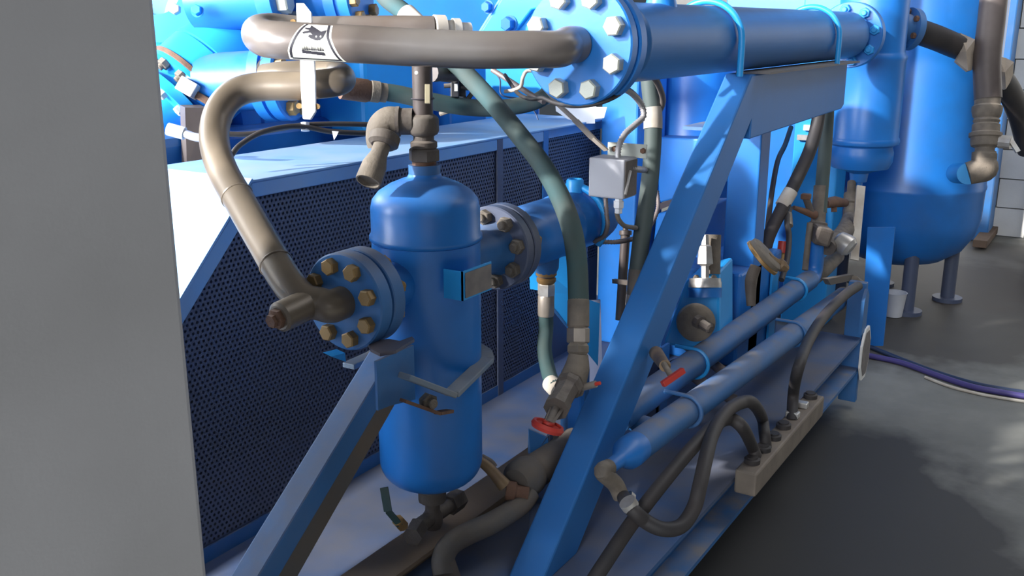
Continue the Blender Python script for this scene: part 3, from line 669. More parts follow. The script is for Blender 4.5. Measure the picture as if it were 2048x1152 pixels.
# flanges facing the viewer
def face_flange(c, ax, r, prof, matn, name, n, bsz, bcr, bm, ph):
    f = build(MB().lathe(c, ax, prof, 48), name, M[matn], t, smooth=32)
    bolts(bm, V(c)+V(ax).normalized()*prof[-1][1], ax, bcr, n, bsz, f, ph, 'bolt'); return f
fa = (.30, -.95, .06)
face_flange(P(562,-12,2.62), fa, .1, [(.085,-.25),(.085,-.03),(.115,-.02),(.118,0),(.118,.024),(.108,.03),(0,.03)], 'blue', 'cover_flange', 6, .055, .072, B_Z, .4)
face_flange(P(706,-8,2.66), fa, .1, [(.065,-.25),(.065,-.05),(.093,-.05),(.093,-.02),(.085,-.02),(.085,-.008),(.093,-.008),(.093,.02),(.087,.024),(0,.024)], 'blue', 'cover_flange', 8, .036, .070, B_Y, .2)
face_flange(P(568,158,2.62), fa, .1, [(.08,-.25),(.08,-.05),(.112,-.05),(.112,-.02),(.103,-.02),(.103,-.01),(.112,-.01),(.112,.02),(.106,.025),(0,.025)], 'blue', 'cover_flange', 8, .042, .083, B_Y, .35)
build(MB().cyl(P(548,150,2.59), P(540,140,2.52), .036, n=20), 'port_plug', M['dkpipe'], t)
# cylinder block and slanted head in the middle
build(MB().ab((2.45, 2.3, 1.12), (3.1, 2.9, 1.26)), 'cylinder_block', M['blue'], t, smooth=0, bevel=.02)
build(MB().prism([(3.3,2.89,.9),(3.79,2.24,.9),(4.5,2.8,.9),(4.0,3.4,.9)], (0,0,.9)), 'rear_cowl', M['blue'], t, smooth=0, bevel=.02)
build(MB().ab((2.30, 1.98, 1.10), (2.60, 2.25, 1.36)), 'valve_chest', M['bluelt'], t, smooth=0, bevel=.015)
hd = [PX(x, y, 3.15) for x, y in ((1012,-30),(1105,-30),(1105,150),(1075,200),(960,235),(905,215),(930,120),(952,66))]
hdo = build(MB().prism(hd, (.35,0,0)), 'slanted_head', M['bluelt'], t, smooth=0, bevel=.012)
hd2 = [PX(x, y, 3.13) for x, y in ((1020,-30),(1100,-30),(1080,16),(1063,20),(1034,58),(1000,110),(965,110),(962,62))]
build(MB().prism(hd2, (.03,0,0)), 'raised_cover', M['bluelt'], hdo, smooth=0, bevel=.006)
place('bolt', B_W, PX(1020,48,3.13), -X_, hdo, .052); place('bolt', B_W, PX(977,14,3.13), -X_, hdo, .04)
build(MB().ab((2.76, 1.985, 1.0), (2.98, 2.2, 1.30)), 'side_box', M['blue'], t, smooth=0, bevel=.01)

# paper sheets and strap near the junction box
def sheet(name, pts, d, m, lab, cat):
    q = [P(x, y, dd) for (x, y), dd in zip(pts, d)]; o = MB().prism(q, FW*.004); return tag(build(o, name, m, smooth=0), lab, cat)
sheet('plastic_sheet', [(1111,212),(1144,214),(1190,211),(1193,214),(1214,214),(1208,236),(1190,238),(1190,247),(1166,247),(1136,238),(1112,222)], [3.3]*11, M['plastic'], 'white plastic sheet lying behind the end flange at the guard end', 'sheet')
t = thing('web_strap', 'pale beige strap running down from the end flange to the grey junction box', 'strap', P(1140,220,2.3))
sp = [P(1064,140,2.15), P(1090,178,2.2), P(1112,205,2.25), P(1150,240,2.3), P(1185,276,2.36), P(1212,300,2.38)]
s = MB()
for i, (p, q) in enumerate(zip(sp, sp[1:])): s.bar(p, q+(q-p)*.02, [.006,.008,.013,.017,.018][i], .004, up=UP)
build(s, 'strap_run', M['beige'], t, smooth=0)

# ------------------------------------------------------------------ drive housing right of the guard
t = thing('drive_housing', 'tall blue welded housing with stepped casings behind the hoses and diagonal leg', 'housing', (3.4, 1.35, ZD))
build(MB().ab((3.06, 1.42, ZD), (3.3, 1.56, 1.32)), 'column', M['blue'], t, smooth=0, bevel=.008)
build(MB().lathe((3.50, 1.40, 0), Z_, [(.0,zat(3.4,1.38,277)),(.185,zat(3.4,1.38,277)),(.185,zat(3.4,1.38,270)),(.172,zat(3.4,1.38,268)),(.165,1.15),(.165,1.42),(0,1.42)], 40), 'upper_casing', M['blue'], t)
build(MB().prism([PX(1316,274,3.25), PX(1420,279,3.25), PX(1420,372,3.25), PX(1392,386,3.25), PX(1322,405,3.25), PX(1316,402,3.25)], (.3,0,0)), 'middle_casing', M['blue'], t, smooth=0, bevel=.006)
build(MB().prism([PX(1312,428,3.2), PX(1340,420,3.2), PX(1400,420,3.2), PX(1400,560,3.2), PX(1300,560,3.2)], (.3,0,0)), 'lower_casing', M['blue'], t, smooth=0, bevel=.006)
build(MB().ab((3.05, 1.02, ZD), (3.5, 1.40, .62)), 'base_casing', M['blue'], t, smooth=0, bevel=.01)
ls = MB(); ls.prism([PX(1316,408,3.2),PX(1345,398,3.2),PX(1347,408,3.2),PX(1318,420,3.2)], (.02,0,0)); build(ls, 'seam_strip', M['dkbolt'], t, smooth=0)

# white and blue panels farther back
t = thing('control_panel_box', 'bright light blue sheet steel cabinet with latch behind the crossing black hoses', 'cabinet', (4.85, 1.4, 0))
a = PX(1586, 300, 4.62)
build(MB().ab((4.62, 1.12, 0), (4.80, a.y, 1.75)), 'body', M['bluelt'], t, smooth=0, bevel=.006)
build(MB().ab((4.70, a.y, 0), (5.0, a.y+.4, 1.6)), 'side_body', M['blue'], t, smooth=0, bevel=.006)
lt = PX(1608, 275, 4.61); build(MB().ab((4.60, lt.y-.03, lt.z-.012), (4.62, lt.y+.03, lt.z+.012)), 'latch', M['silver'], t, smooth=0)
lt = PX(1614, 252, 4.61); build(MB().ab((4.605, lt.y-.02, lt.z-.02), (4.62, lt.y+.015, lt.z+.005)), 'sticker', M['white'], t, smooth=0)

# ------------------------------------------------------------------ second cooler pipe on the deck, after the vessel
t = thing('outlet_separator', 'blue horizontal vessel behind the teal hose, bolted to the upright vessel', 'vessel', (2.1, VY, .85))
prf = [(.05,1.798),(.056,1.83),(.069,1.87),(.0735,1.89),(.0745,2.03),(.077,2.034),(.077,2.042),(.0745,2.047),(.0745,2.20),(.068,2.235),(.045,2.26),(0,2.268)]
build(MB().lathe((0, VY, .945), X_, prf, 44), 'shell', M['blue'], t, smooth=45)
xu = PY(1172, 400, VY-.03).x
build(MB().tube([(xu, VY+.086*math.cos(R(180-20*k)), .945+.086*math.sin(R(180-20*k))) for k in range(-2, 12)], .0095, 10, 3), 'u_bolt', M['bluelt'], t)
a = PY(1150, 368, VY); build(MB().lathe((a.x, VY, 1.0), Z_, [(.022,0),(.022,.045),(.019,.05),(.015,.05),(.015,.02),(0,.02)], 20), 'top_port', M['bluelt'], t)
a = PY(1093, 520, VY); build(MB().lathe((a.x, VY, .945-.115), Z_, [(.022,0),(.026,.012),(.030,.02),(.032,.07),(.036,.08)], 24), 'bottom_port', M['bluedust'], t)
xs_ = PY(1157, 560, VY).x; build(MB().ab((xs_-.012, VY-.02, ZD), (xs_+.012, VY+.02, .875)), 'saddle', M['blue'], t, smooth=0, bevel=.004)

# brass fitting and green hose under it
gx, gy = a.x, VY
zg = lambda y: zat(gx, gy, y)
t = thing('small_green_hose', 'short teal hose with brass and silver fittings under the horizontal vessel', 'hose', (gx, gy, zg(760)))
build(MB().lathe((gx,gy,0), Z_, [(.020,zg(566)),(.024,zg(562)),(.024,zg(556)),(.019,zg(553)),(.0255,zg(550)),(.0255,zg(543)),(.02,zg(540))], 12), 'brass_adapter', M['brass'], t)
build(MB().lathe((gx,gy,0), Z_, [(.021,zg(590)),(.022,zg(588)),(.022,zg(568)),(.019,zg(565))], 6, .2), 'hose_nut', M['silver'], t, smooth=25)
build(MB().lathe((gx,gy,0), Z_, [(.0195,zg(631)),(.0205,zg(628)),(.0205,zg(592)),(.0185,zg(589))], 20), 'crimp_ferrule', M['steel'], t)
dg = (V((gx,gy,zg(600)))-CP).dot(FW)
gp = [V((gx,gy,zg(622))), V((gx,gy,zg(660))), P(1089,700,dg), P(1096,740,dg-.02), P(1104,764,dg-.05), P(1112,776,dg-.08)]
build(MB().tube(gp, .0185, 16, 8), 'hose_run', M['teal'], t)
a, b_ = P(1101,766,dg-.05), P(1118,784,dg-.09); build(MB().cyl(a, b_, .0215, n=18), 'tape_band', M['tape'], t)

# plate shaped to the outline of a sun patch, shaded rest left out
t = thing('sun_patch_plate', 'light blue flat plate cut to the outline of its sun patch behind the two teal hose ends', 'plate', P(1130,690,2.75))
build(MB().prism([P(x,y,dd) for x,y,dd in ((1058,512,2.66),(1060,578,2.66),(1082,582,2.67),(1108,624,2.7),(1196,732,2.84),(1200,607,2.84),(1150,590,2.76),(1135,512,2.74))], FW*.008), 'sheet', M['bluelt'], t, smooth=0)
build(MB().bar(P(1184,600,2.95), P(1190,790,2.99), .05, .012, up=FW), 'stay', M['bluedk'], t, smooth=0)

# ------------------------------------------------------------------ big teal hose
bh = [P(735,-60,2.55), P(768,-8,2.48), P(812,28,2.42), P(868,85,2.36), P(930,146,2.32), P(985,205,2.27), P(1040,272,2.22), P(1088,335,2.17), P(1122,398,2.13), P(1144,460,2.10), P(1154,525,2.08), P(1157,600,2.07)]
t = thing('large_teal_hose', 'thick dusty teal hose sweeping from top centre down behind the brown pipe', 'hose', bh[8])
build(MB().tube(bh, .0225, 20, 8), 'hose_run', M['teal'], t)
build(MB().tube([P(812,28,2.42), P(836,52,2.395), P(858,75,2.37)], .0265, 20, 4), 'tape_wrap', M['tape'], t)
fa_, fb_ = P(1157,598,2.07), P(1156,712,2.06); d = fb_-fa_; L_ = d.length; yy = lambda y: (y-598)/114*L_
build(MB().lathe(fa_, d, [(.022,0),(.0235,yy(602)),(.0235,yy(652)),(.02,yy(655))], 24), 'crimp_ferrule', M['dirt'], t)
build(MB().lathe(fa_, d, [(.021,yy(654)),(.0245,yy(658)),(.0245,yy(684)),(.021,yy(687))], 6, .4), 'swivel_nut', M['steel'], t, smooth=25)
build(MB().lathe(fa_, d, [(.0185,yy(684)),(.026,yy(692)),(.026,yy(704)),(.02,yy(710)),(.022,yy(715))], 6), 'adapter_nut', M['dirt'], t, smooth=25)

t = thing('angle_stop_valve', 'dirty angle valve below the thick teal hose with a red handwheel on its stem', 'valve', P(1150,760,2.05))
vb = MB().tube([P(1157,708,2.06), P(1154,735,2.06), P(1146,760,2.06), P(1140,782,2.05)], [.021,.027,.030,.029], 20, 6); build(vb, 'body', M['dirt'], t)
a, b_ = P(1140,768,2.04), P(1112,818,1.96); d = (b_-a); L_ = d.length
build(MB().lathe(a, d, [(.03,0),(.03,L_*.15),(.024,L_*.2),(.024,L_*.75),(.027,L_*.8),(.027,L_),(.0,L_)], 8), 'bonnet', M['valve'], t, smooth=25)
a2 = P(1097,848,1.92); build(MB().cyl(b_, a2, .009, n=10), 'stem', M['valve'], t)
yk = MB(); yk.bar(b_+RT*.012, a2+RT*.006, .006,.01, up=FW); yk.bar(b_-RT*.012, a2-RT*.008, .006,.01, up=FW); build(yk, 'yoke', M['valve'], t, smooth=0)
hw = build(MB().lathe(P(1095,853,1.915), V(UP)*.95-FW*.10+RT*.32, [(0,-.006),(.012,-.006),(.012,-.003),(.024,-.003),(.026,-.007),(.031,-.007),(.034,0),(.031,.007),(.026,.007),(.024,.003),(.012,.003),(.012,.010),(0,.010)], 28), 'handwheel', M['red'], t)
# T handle pointing right
build(MB().cyl(P(1165,775,2.04), P(1192,768,2.02), .0075, n=10), 'side_port', M['steel'], t)
build(MB().cyl(P(1190,768.5,2.02), P(1200,766,2.01), .004, n=8), 'red_tip', M['red'], t)

# horizontal sagging teal hose
sh_ = [P(700,178,2.35), P(735,182,2.36), P(790,187,2.38), P(850,200,2.4), P(930,214,2.44), P(1000,216,2.5), P(1055,208,2.56), P(1085,196,2.6), P(1100,180,2.66)]
t = thing('sagging_teal_hose', 'teal hose sagging horizontally above the guard top with a rusty end fitting', 'hose', sh_[4])
build(MB().tube(sh_[1:], .0215, 18, 8), 'hose_run', M['teal'], t)
a, b_ = P(698,177,2.34), P(742,183,2.365); build(MB().lathe(a, b_-a, [(.028,-.02),(.028,(b_-a).length*.8),(.024,(b_-a).length)], 20), 'end_fitting', M['rust'], t)
a, b_ = P(740,182,2.36), P(772,186,2.375); build(MB().lathe(a, b_-a, [(.023,0),(.026,.002),(.026,.022),(.0235,.024),(.0235,(b_-a).length)], 20), 'crimp_ferrule', M['dirt'], t)
# solenoid with black box
t = thing('solenoid_switch', 'small black electrical switch block with white sticker behind the brown pipe', 'switch', P(915,175,2.42))
m3 = Matrix((RT, UP, -FW)).transposed()
build(MB().box(P(910,174,2.42), (.020,.056,.03), m3), 'body', M['blackpl'], t, smooth=0, bevel=.002)
build(MB().box(P(918,175,2.45), (.035,.05,.03), m3), 'rear_body', M['blackpl'], t, smooth=0, bevel=.002)
build(MB().box(P(914,155,2.415), (.022,.007,.03), m3), 'lid', M['silver'], t, smooth=0)
build(MB().box(P(912,175,2.402), (.008,.018,.001), m3), 'sticker', M['white'], t, smooth=0)
build(MB().cyl(P(902,171,2.42), P(888,172,2.42), .006, n=10), 'gland', M['valve'], t)
g = MB().tube([P(922,176,2.44), P(945,178,2.44), P(938,195,2.46), P(915,215,2.48), P(880,228,2.5)], .006, 8, 5); build(g, 'lead', M['dirt'], t)
t = thing('brown_valve_fitting', 'dark brown fitting tucked under the brown pipe beside the relief valve tube', 'fitting', P(885,150,2.35))
build(MB().tube([P(862,146,2.3), P(880,148,2.33), P(905,146,2.38), P(930,140,2.42)], [.022,.017,.024,.018], 14, 4), 'body', M['dkpipe'], t)

# ------------------------------------------------------------------ cables over the guard
def cable(name, label, pts, r, m, cat='cable', group=None, extra=None):
    o = build(MB().tube([P(*p) for p in pts], r, 10, 7), name, M[m]); return tag(o, label, cat, group)
t = thing('cable_pair', 'pair of dusty black cables tied together crossing above the guard top', 'cable', P(600,255,2.3))
build(MB().tube([P(*p) for p in ((445,268,2.2),(500,268,2.22),(555,258,2.25),(610,250,2.28),(680,248,2.32),(750,250,2.36),(800,256,2.4))], .0063, 10, 7), 'upper_cable', M['black'], t)
build(MB().tube([P(*p) for p in ((462,312,2.14),(480,290,2.17),(520,266,2.2),(570,254,2.24),(612,254,2.27),(660,263,2.3),(720,266,2.34),(790,266,2.38))], .0063, 10, 7), 'lower_cable', M['black'], t)
build(MB().cyl(P(610,245,2.275), P(611,262,2.275), .010, n=10), 'cable_tie', M['plastic'], t)
build(MB().prism([P(664,262,2.29),P(677,263,2.29),P(673,272,2.29),P(668,280,2.29),P(666,272,2.29)], FW*.002), 'tape_flag', M['plastic'], t, smooth=0)
t = thing('white_conduit', 'white conduit end beside the dark upright at the far left behind the guard', 'conduit', P(370,265,2.35))
build(MB().cyl(P(336,258,2.35), P(369,267,2.35), .016, n=16), 'sleeve', M['plastic'], t)
build(MB().tube([P(366,266,2.35), P(400,276,2.33), P(450,272,2.3)], .0105, 12, 5), 'conduit_run', M['flex'], t)
t = thing('dark_upright', 'dark brown steel upright behind the tan pipe at far left', 'post', PY(390,330,2.02))
build(MB().prism([P(370,215,2.5),P(412,215,2.52),P(412,340,2.5),P(374,340,2.48)], V((.05,.08,0))), 'flange_bar', M['dkpipe'], t, smooth=0)
cable('black_cable', 'black cable looping from behind the teal hose under the big end flange', [(1010,150,2.5),(1035,186,2.3),(1062,198,2.22),(1085,196,2.16),(1110,206,2.1),(1150,212,2.0),(1195,207,1.97),(1232,192,1.98),(1260,165,2.05)], .0048, 'black')
cable('grey_cable', 'grey cable slanting behind the thick teal hose toward the end flange', [(985,140,2.6),(1020,162,2.56),(1060,188,2.5),(1088,204,2.45)], .007, 'flexdk')
cable('cream_cable', 'cream coloured cable loop hanging below the brown pipe beside the flange', [(1095,135,2.3),(1080,142,2.28),(1055,142,2.28),(1046,155,2.28),(1042,172,2.3),(1028,180,2.32),(1010,183,2.34)], .0045, 'beige')
cable('blue_wire', 'thin dark blue wire hanging behind the thick teal hose', [(985,138,2.62),(1000,160,2.6),(1004,190,2.58),(1050,200,2.6),(1070,225,2.6),(1076,240,2.6)], .0022, 'darkb')

# ------------------------------------------------------------------ junction box and conduits
jd = 2.34; jx = PY(1176, 315, 1.30); 
ja, jb = P(1175,318,jd), P(1265,395,jd)
t = thing('junction_box', 'light grey steel junction box with flexible conduits in front of the blue housing', 'box', P(1220,400,jd))
fx, fy = V((0,-1,0)), V((1,0,0))
m3 = Matrix((fx, fy, Z_)).transposed(); wX = .096; hZ = .096
jc = P(1212,357,jd)+fy*.036
jbx = build(MB().box(jc, (wX,.072,hZ), m3), 'body', M['box'], t, smooth=0, bevel=.004)
build(MB().box(jc+fx*(wX/2+.001)-fy*.0, (.002,.064,hZ*.9), m3), 'side_cover', M['valve'], t, smooth=0)
build(MB().box(jc+Z_*(hZ/2+.014)+fy*.035+fx*.02, (.105,.004,.034), m3), 'mounting_bracket', M['boxlt'], t, smooth=0, bevel=.001)
for s_ in (-.032, .045): place('bracket_screw', B_R, jc+Z_*(hZ/2+.016)+fy*.032+fx*(.02+s_), -fy, t, .014)
for s_ in (-.03,): 
    q = jc-Z_*(hZ/2)+fx*(.028)-fy*.02
    build(MB().lathe(q, -Z_, [(.010,0),(.010,.006),(.0135,.007),(.0135,.022),(.010,.026),(.010,.036),(.006,.038)], 6), 'cable_gland', M['plastic'], t, smooth=25)
ltc = jc+fx*(wX/2+.004); build(MB().bar(ltc+Z_*.02-fy*.01, ltc-Z_*.035-fy*.035, .007, .004, up=fx), 'latch', M['silver'], t, smooth=0)
def ribbed(name, pts, r, m, parent, pitch=.0075):
    mb = MB(); tmp = MB().tube(pts, r, 6, 24); Q = tmp.Q; out = [Q[0]]; acc = 0; k = 0
    for a, b in zip(Q, Q[1:]):
        l = (b-a).length
        while acc+l >= pitch/2:
            tt = (pitch/2-acc)/l; a = a+(b-a)*tt; out.append(a); l = (b-a).length; acc = 0
            if l < 1e-7: break
        acc += l
    rs = [r if i % 2 else r*.74 for i in range(len(out))]
    mb.tube(out, rs, 10, 1, smooth=False); return build(mb, name, M[m], parent, smooth=80)
t = thing('flexible_conduit', 'ribbed metal conduit hanging from the end flange and looping to the junction box', 'conduit', P(1250,300,2.35))
ribbed('conduit_run', [P(1235,172,2.25), P(1262,185,2.32), P(1282,208,2.38), P(1287,232,2.39), P(1272,248,2.38), P(1250,268,2.36), P(1238,292,2.35), P(1236,316,2.35), P(1245,331,2.35), P(1266,337,2.36), P(1290,340,2.48)], .0085, 'flex', t)
t = thing('looped_conduit', 'ribbed conduit loop emerging behind the grey green hose right side', 'conduit', P(1310,400,2.62))
ribbed('conduit_run', [P(1306,150,2.27), P(1318,172,2.38), P(1326,200,2.47), P(1320,220,2.51), P(1308,227,2.515)], .008, 'flexdk', t)
t = thing('lower_conduit', 'ribbed brown conduit below the junction box looping to the housing', 'conduit', P(1215,450,2.37))
ribbed('conduit_run', [P(1211,395,2.37), P(1213,425,2.37), P(1215,450,2.37), P(1208,472,2.40), P(1190,483,2.42), P(1210,484,2.44), P(1240,483,2.46), P(1280,472,2.6), P(1304,446,2.66), P(1316,415,2.68), P(1314,382,2.7)], .0065, 'flexdk', t)
cable('gland_cable', 'grey cable curving from the white gland under the junction box', [(1233,424,2.37),(1238,440,2.37),(1250,452,2.40),(1272,456,2.45)], .006, 'dirt')
t = thing('thin_standpipe', 'thin dark vertical pipe with cap standing under the junction box', 'pipe', P(1250,600,2.75))
build(MB().cyl(P(1251,468,2.75), P(1240,640,2.78), .0135, n=14), 'pipe_run', M['dkpipe'], t)
build(MB().lathe(P(1251,470,2.75), UP, [(.018,0),(.018,.012),(.008,.014),(.008,.03),(0,.03)], 10), 'cap', M['dkpipe'], t)

# grey green vertical hose
t = thing('grey_green_hose', 'grey green hose with white tape band hanging straight left of the diagonal leg', 'hose', P(1290,400,2.5))
hp = [P(1296,90,2.5), P(1299,160,2.5), P(1306,235,2.5), P(1304,310,2.5), P(1296,390,2.5), P(1284,470,2.5), P(1275,545,2.5)]
build(MB().tube(hp, .0228, 18, 8), 'hose_run', M['olive'], t)
build(MB().tube([P(1304,216,2.5), P(1306,235,2.5), P(1306,258,2.5)], .0245, 18, 4), 'tape_band', M['tape'], t)
build(MB().cyl(P(1275,540,2.5), P(1271,590,2.5), .0235, n=20), 'crimp_ferrule', M['dirt'], t)
build(MB().lathe(P(1271,588,2.5), P(1268,618,2.5)-P(1271,588,2.5), [(.022,0),(.026,.004),(.026,.03),(.02,.036)], 6), 'hose_nut', M['steel'], t, smooth=25)
build(MB().bar(P(1228,562,2.7), P(1262,566,2.62), .012, .012), 'clip', M['valve'], t, smooth=0)

# ------------------------------------------------------------------ crossing black hoses at the right
t = thing('crossing_black_hose', 'black hose with beige tape band slanting down left below the top beam', 'hose', P(1580,380,3.6))
build(MB().tube([P(1640,200,3.7), P(1634,250,3.7), P(1618,305,3.68), P(1590,365,3.66), P(1560,425,3.64), P(1535,480,3.62), P(1524,540,3.6), P(1520,600,3.6)], .0245, 16, 8), 'hose_run', M['black'], t)
a, b_ = P(1582,382,3.655), P(1564,412,3.645); build(MB().cyl(a, b_, .027, n=18), 'tape_band', M['tape'], t)
t = thing('dark_green_hose', 'dark green hose hanging to the valve manifold left of the capped cylinder', 'hose', P(1640,330,3.75))
build(MB().tube([P(1656,180,3.8), P(1654,240,3.8), P(1650,300,3.8), P(1645,360,3.8), P(1640,425,3.8)], .026, 16, 8), 'hose_run', M['olive'], t)
build(MB().cyl(P(1642,372,3.8), P(1636,445,3.8), .0275, n=18), 'crimp_ferrule', M['dirt'], t)
cable('thin_black_hose', 'thin black hose slanting behind the post under the top beam', [(1582,255,4.3),(1570,290,4.2),(1556,320,4.1),(1546,370,4.0),(1538,430,3.95),(1532,490,3.9)], .011, 'black', 'hose')

# ------------------------------------------------------------------ valve manifold at the far end of the drain pipes
t = thing('valve_manifold', 'dirty valve manifold with small taps below the capped blue cylinder', 'valve', P(1640,480,3.7))
build(MB().lathe(P(1637,444,3.75), P(1632,480,3.75)-P(1637,444,3.75), [(.03,0),(.036,.004),(.036,.02),(.028,.024),(.028,.07)], 12), 'hose_union', M['valve'], t)
build(MB().box(P(1640,468,3.72), (.13,.065,.07), Matrix.Rotation(.5,3,'Z') @ Matrix.Rotation(.25,3,'X')), 'block', M['valve'], t, smooth=0, bevel=.012)
a, b_ = P(1660,465,3.7), P(1705,445,3.9); build(MB().cyl(P(1630,430,3.75), P(1587,415,3.7), .017, .008, n=12), 'drain_tap', M['rust'], t)
build(MB().box(P(1612,393,3.72), (.035,.03,.022), m3), 'tap_handle', M['rust'], t, smooth=0, bevel=.004)
build(MB().cyl(P(1622,425,3.74), P(1612,396,3.72), .014, n=10), 'tap_stem', M['valve'], t)
sp_ = MB().tube([P(1650,408,3.85), P(1668,404,3.95), P(1690,406,4.1)], [.018,.024,.017], 12, 4); build(sp_, 'needle_valve', M['rust'], t)
build(MB().cyl(P(1668,404,3.95), P(1668,424,3.95), .012, n=8), 'valve_knob', M['rust'], t)
vt = P(1702,388,4.2); build(MB().lathe(vt, P(1699,440,4.15)-vt, [(.018,-.06),(.018,0),(.030,.002),(.030,.05),(.022,.055),(.028,.08),(.028,.115),(.018,.12),(.018,.15)], 14), 'tee', M['dirt'], t)
build(MB().tube([P(1699,436,4.15), P(1690,462,4.0), P(1672,480,3.85), P(1655,496,3.75)], [.03,.036,.034,.03], 14, 5), 'strainer', M['valve'], t)
build(MB().lathe(P(1672,475,3.78), P(1706,500,3.75)-P(1672,475,3.78), [(.02,0),(.035,.01),(.042,.04),(.042,.06),(.03,.075),(0,.08)], 16), 'strainer_cap', M['silver'], t)
build(MB().cyl(P(1620,446,3.72), P(1610,540,3.7), .012, n=10), 'drain_tube', M['dirt'], t)
t = thing('white_backing_bar', 'whitish vertical bar behind the valve manifold at the capped cylinder', 'bar', P(1722,480,4.3))
build(MB().bar(P(1722,372,4.05), P(1708,520,3.98), .035, .01, up=FW), 'bar', M['tape'], t, smooth=0)

# drip tube and gauge
t = thing('thin_drip_hose', 'thin black hose hanging from the manifold tap past the pressure gauge', 'hose', P(1575,480,3.55))
build(MB().tube([P(1580,416,3.68), P(1574,440,3.62), P(1578,475,3.58), P(1574,520,3.52), P(1563,560,3.45)], .0105, 10, 7), 'hose_run', M['black'], t)
build(MB().cyl(P(1577,428,3.65), P(1579,452,3.61), .0135, n=10), 'sleeve', M['dirt'], t)
t = thing('pressure_gauge', 'round pressure gauge seen from behind, tilted, with brass rim beside the post', 'gauge', P(1530,510,3.1))
ga = V((-RT*.70-UP*.62+FW*.36)).normalized(); gc = P(1530,511,2.72)
build(MB().lathe(gc, ga, [(0,-.012),(.050,-.012),(.056,-.008),(.057,.008),(.055,.012),(0,.012)], 36), 'case', M['dirt'], t)
build(MB().lathe(gc+ga*.004, ga, [(.0575,0),(.060,.002),(.060,.010),(.054,.012)], 36), 'bezel', M['brass'], t)
build(MB().lathe(gc-ga*.010+UP*-.01, P(1584,546,2.80)-gc, [(.012,.0),(.012,.05),(.018,.055),(.018,.07),(.012,.075),(.012,.09)], 8), 'stem_fitting', M['oldbrass'], t)
build(MB().tube([P(1512,532,2.80), P(1502,562,2.80), P(1502,612,2.80)], [.016,.018,.013], 12, 4), 'snubber_valve', M['valve'], t)
t = thing('red_capped_valve', 'small valve with red cap behind the thin black hose', 'valve', P(1566,500,3.6))
build(MB().cyl(P(1567,483,3.62), P(1564,506,3.62), .019, n=14), 'cap', M['red'], t)
build(MB().cyl(P(1564,505,3.62), P(1560,540,3.6), .014, .018, n=12), 'body', M['brass'], t)

# ------------------------------------------------------------------ two drain pipes along the skid
PYY = .84; UYY = .965
def along(y0, pts): return [PY(x, y, y0) for x, y in pts]
t = thing('upper_drain_pipe', 'dusty blue pipe running along the skid side, the upper of two', 'pipe', PY(1450, 690, UYY))
ups = along(UYY, [(1232,837),(1330,766),(1500,646),(1600,573)])
pe = ups[-1]+(ups[-1]-ups[-2]).normalized()*.12
build(MB().tube([ups[0], ups[1], ups[2], ups[3], pe], .0385, 22, 6), 'pipe_run', M['bluedust'], t)
build(MB().tube([pe-X_*.02, pe+X_*.03, pe+X_*.06+Z_*.03, pe+X_*.065+Z_*.08, pe+X_*.065+Z_*.15], .034, 20, 6), 'elbow', M['blue'], t)
build(MB().tube([pe+X_*.02, pe+X_*.2, pe+X_*.42+Z_*.01], [.033,.034,.03], 16, 4), 'end_fitting', M['dirt'], t)
t = thing('lower_drain_pipe', 'dusty blue pipe running along the skid side, the lower of two with tapered end', 'pipe', PY(1450, 780, PYY))
low = along(PYY, [(1258,905),(1330,852),(1480,745),(1600,657),(1688,592)])
build(MB().tube(low, .036, 22, 6), 'pipe_run', M['bluedust'], t)
a = low[0]; d = (a-low[1]).normalized()
build(MB().lathe(a-d*.01, d, [(.0365,-.03),(.0375,.0),(.036,.02),(.018,.055),(.0165,.06),(.0165,.115)], 24), 'reducer', M['blue'], t)
hE = a+d*.10
build(MB().tube([hE, hE+d*.03, PY(1230,968,PYY-.01), PY(1242,992,PYY-.02)], .0185, 16, 6), 'hose_elbow', M['dirt'], t)
build(MB().lathe(PY(1252,996,PYY-.02), V((.3,-.5,-.5)), [(.0195,0),(.0195,.012)], 16), 'hose_clip', M['silver'], t)
build(MB().cyl(low[-1]-X_*.1, low[-1], .037, n=22), 'dusty_end', M['dirt'], t)
def ubolt(par, px, yy, r, col, PYY=.84):
    c = PY(px, yy, PYY); pts = [(c.x, PYY+.06, c.z+r)]
    for k in range(0, 9):
        an = R(90+k*22.5); pts.append((c.x, PYY+r*math.cos(an), c.z+r*math.sin(an)))
    pts.append((c.x, PYY+.06, c.z-r)); build(MB().tube(pts, .0055, 8, 3), 'u_bolt', M[col], par)
# brackets that carry the pipes
t = thing('pipe_bracket', 'blue angle bracket with u bolts holding both drain pipes beside the diagonal leg', 'bracket', (2.1, 1.0, ZD))
c0 = PY(1350, 760, UYY); PYB = UYY+.005
build(MB().ab((c0.x-.005, PYB+.038, ZD), (c0.x+.055, PYB+.046, c0.z+.085)), 'angle_leg', M['blue'], t, smooth=0)
build(MB().ab((c0.x-.005, PYB+.038, ZD), (c0.x+.003, PYB+.10, c0.z+.085)), 'angle_flange', M['bluedk'], t, smooth=0)
ubolt(t, 1388, 727, .043, 'bluelt', UYY); ubolt(t, 1372, 822, .041, 'bluedust')
t = thing('far_pipe_bracket', 'blue angle bracket with u bolts holding both drain pipes near the pressure gauge', 'bracket', (2.9, 1.0, ZD))
c0 = PY(1572, 580, UYY)
build(MB().ab((c0.x-.03, PYB+.038, ZD), (c0.x+.05, PYB+.046, c0.z+.08)), 'angle_leg', M['bluelt'], t, smooth=0)
build(MB().ab((c0.x+.042, PYB+.038, ZD), (c0.x+.05, PYB+.10, c0.z+.08)), 'angle_flange', M['bluedk'], t, smooth=0)
ubolt(t, 1590, 580, .043, 'bluelt', UYY); ubolt(t, 1586, 668, .041, 'bluedust')
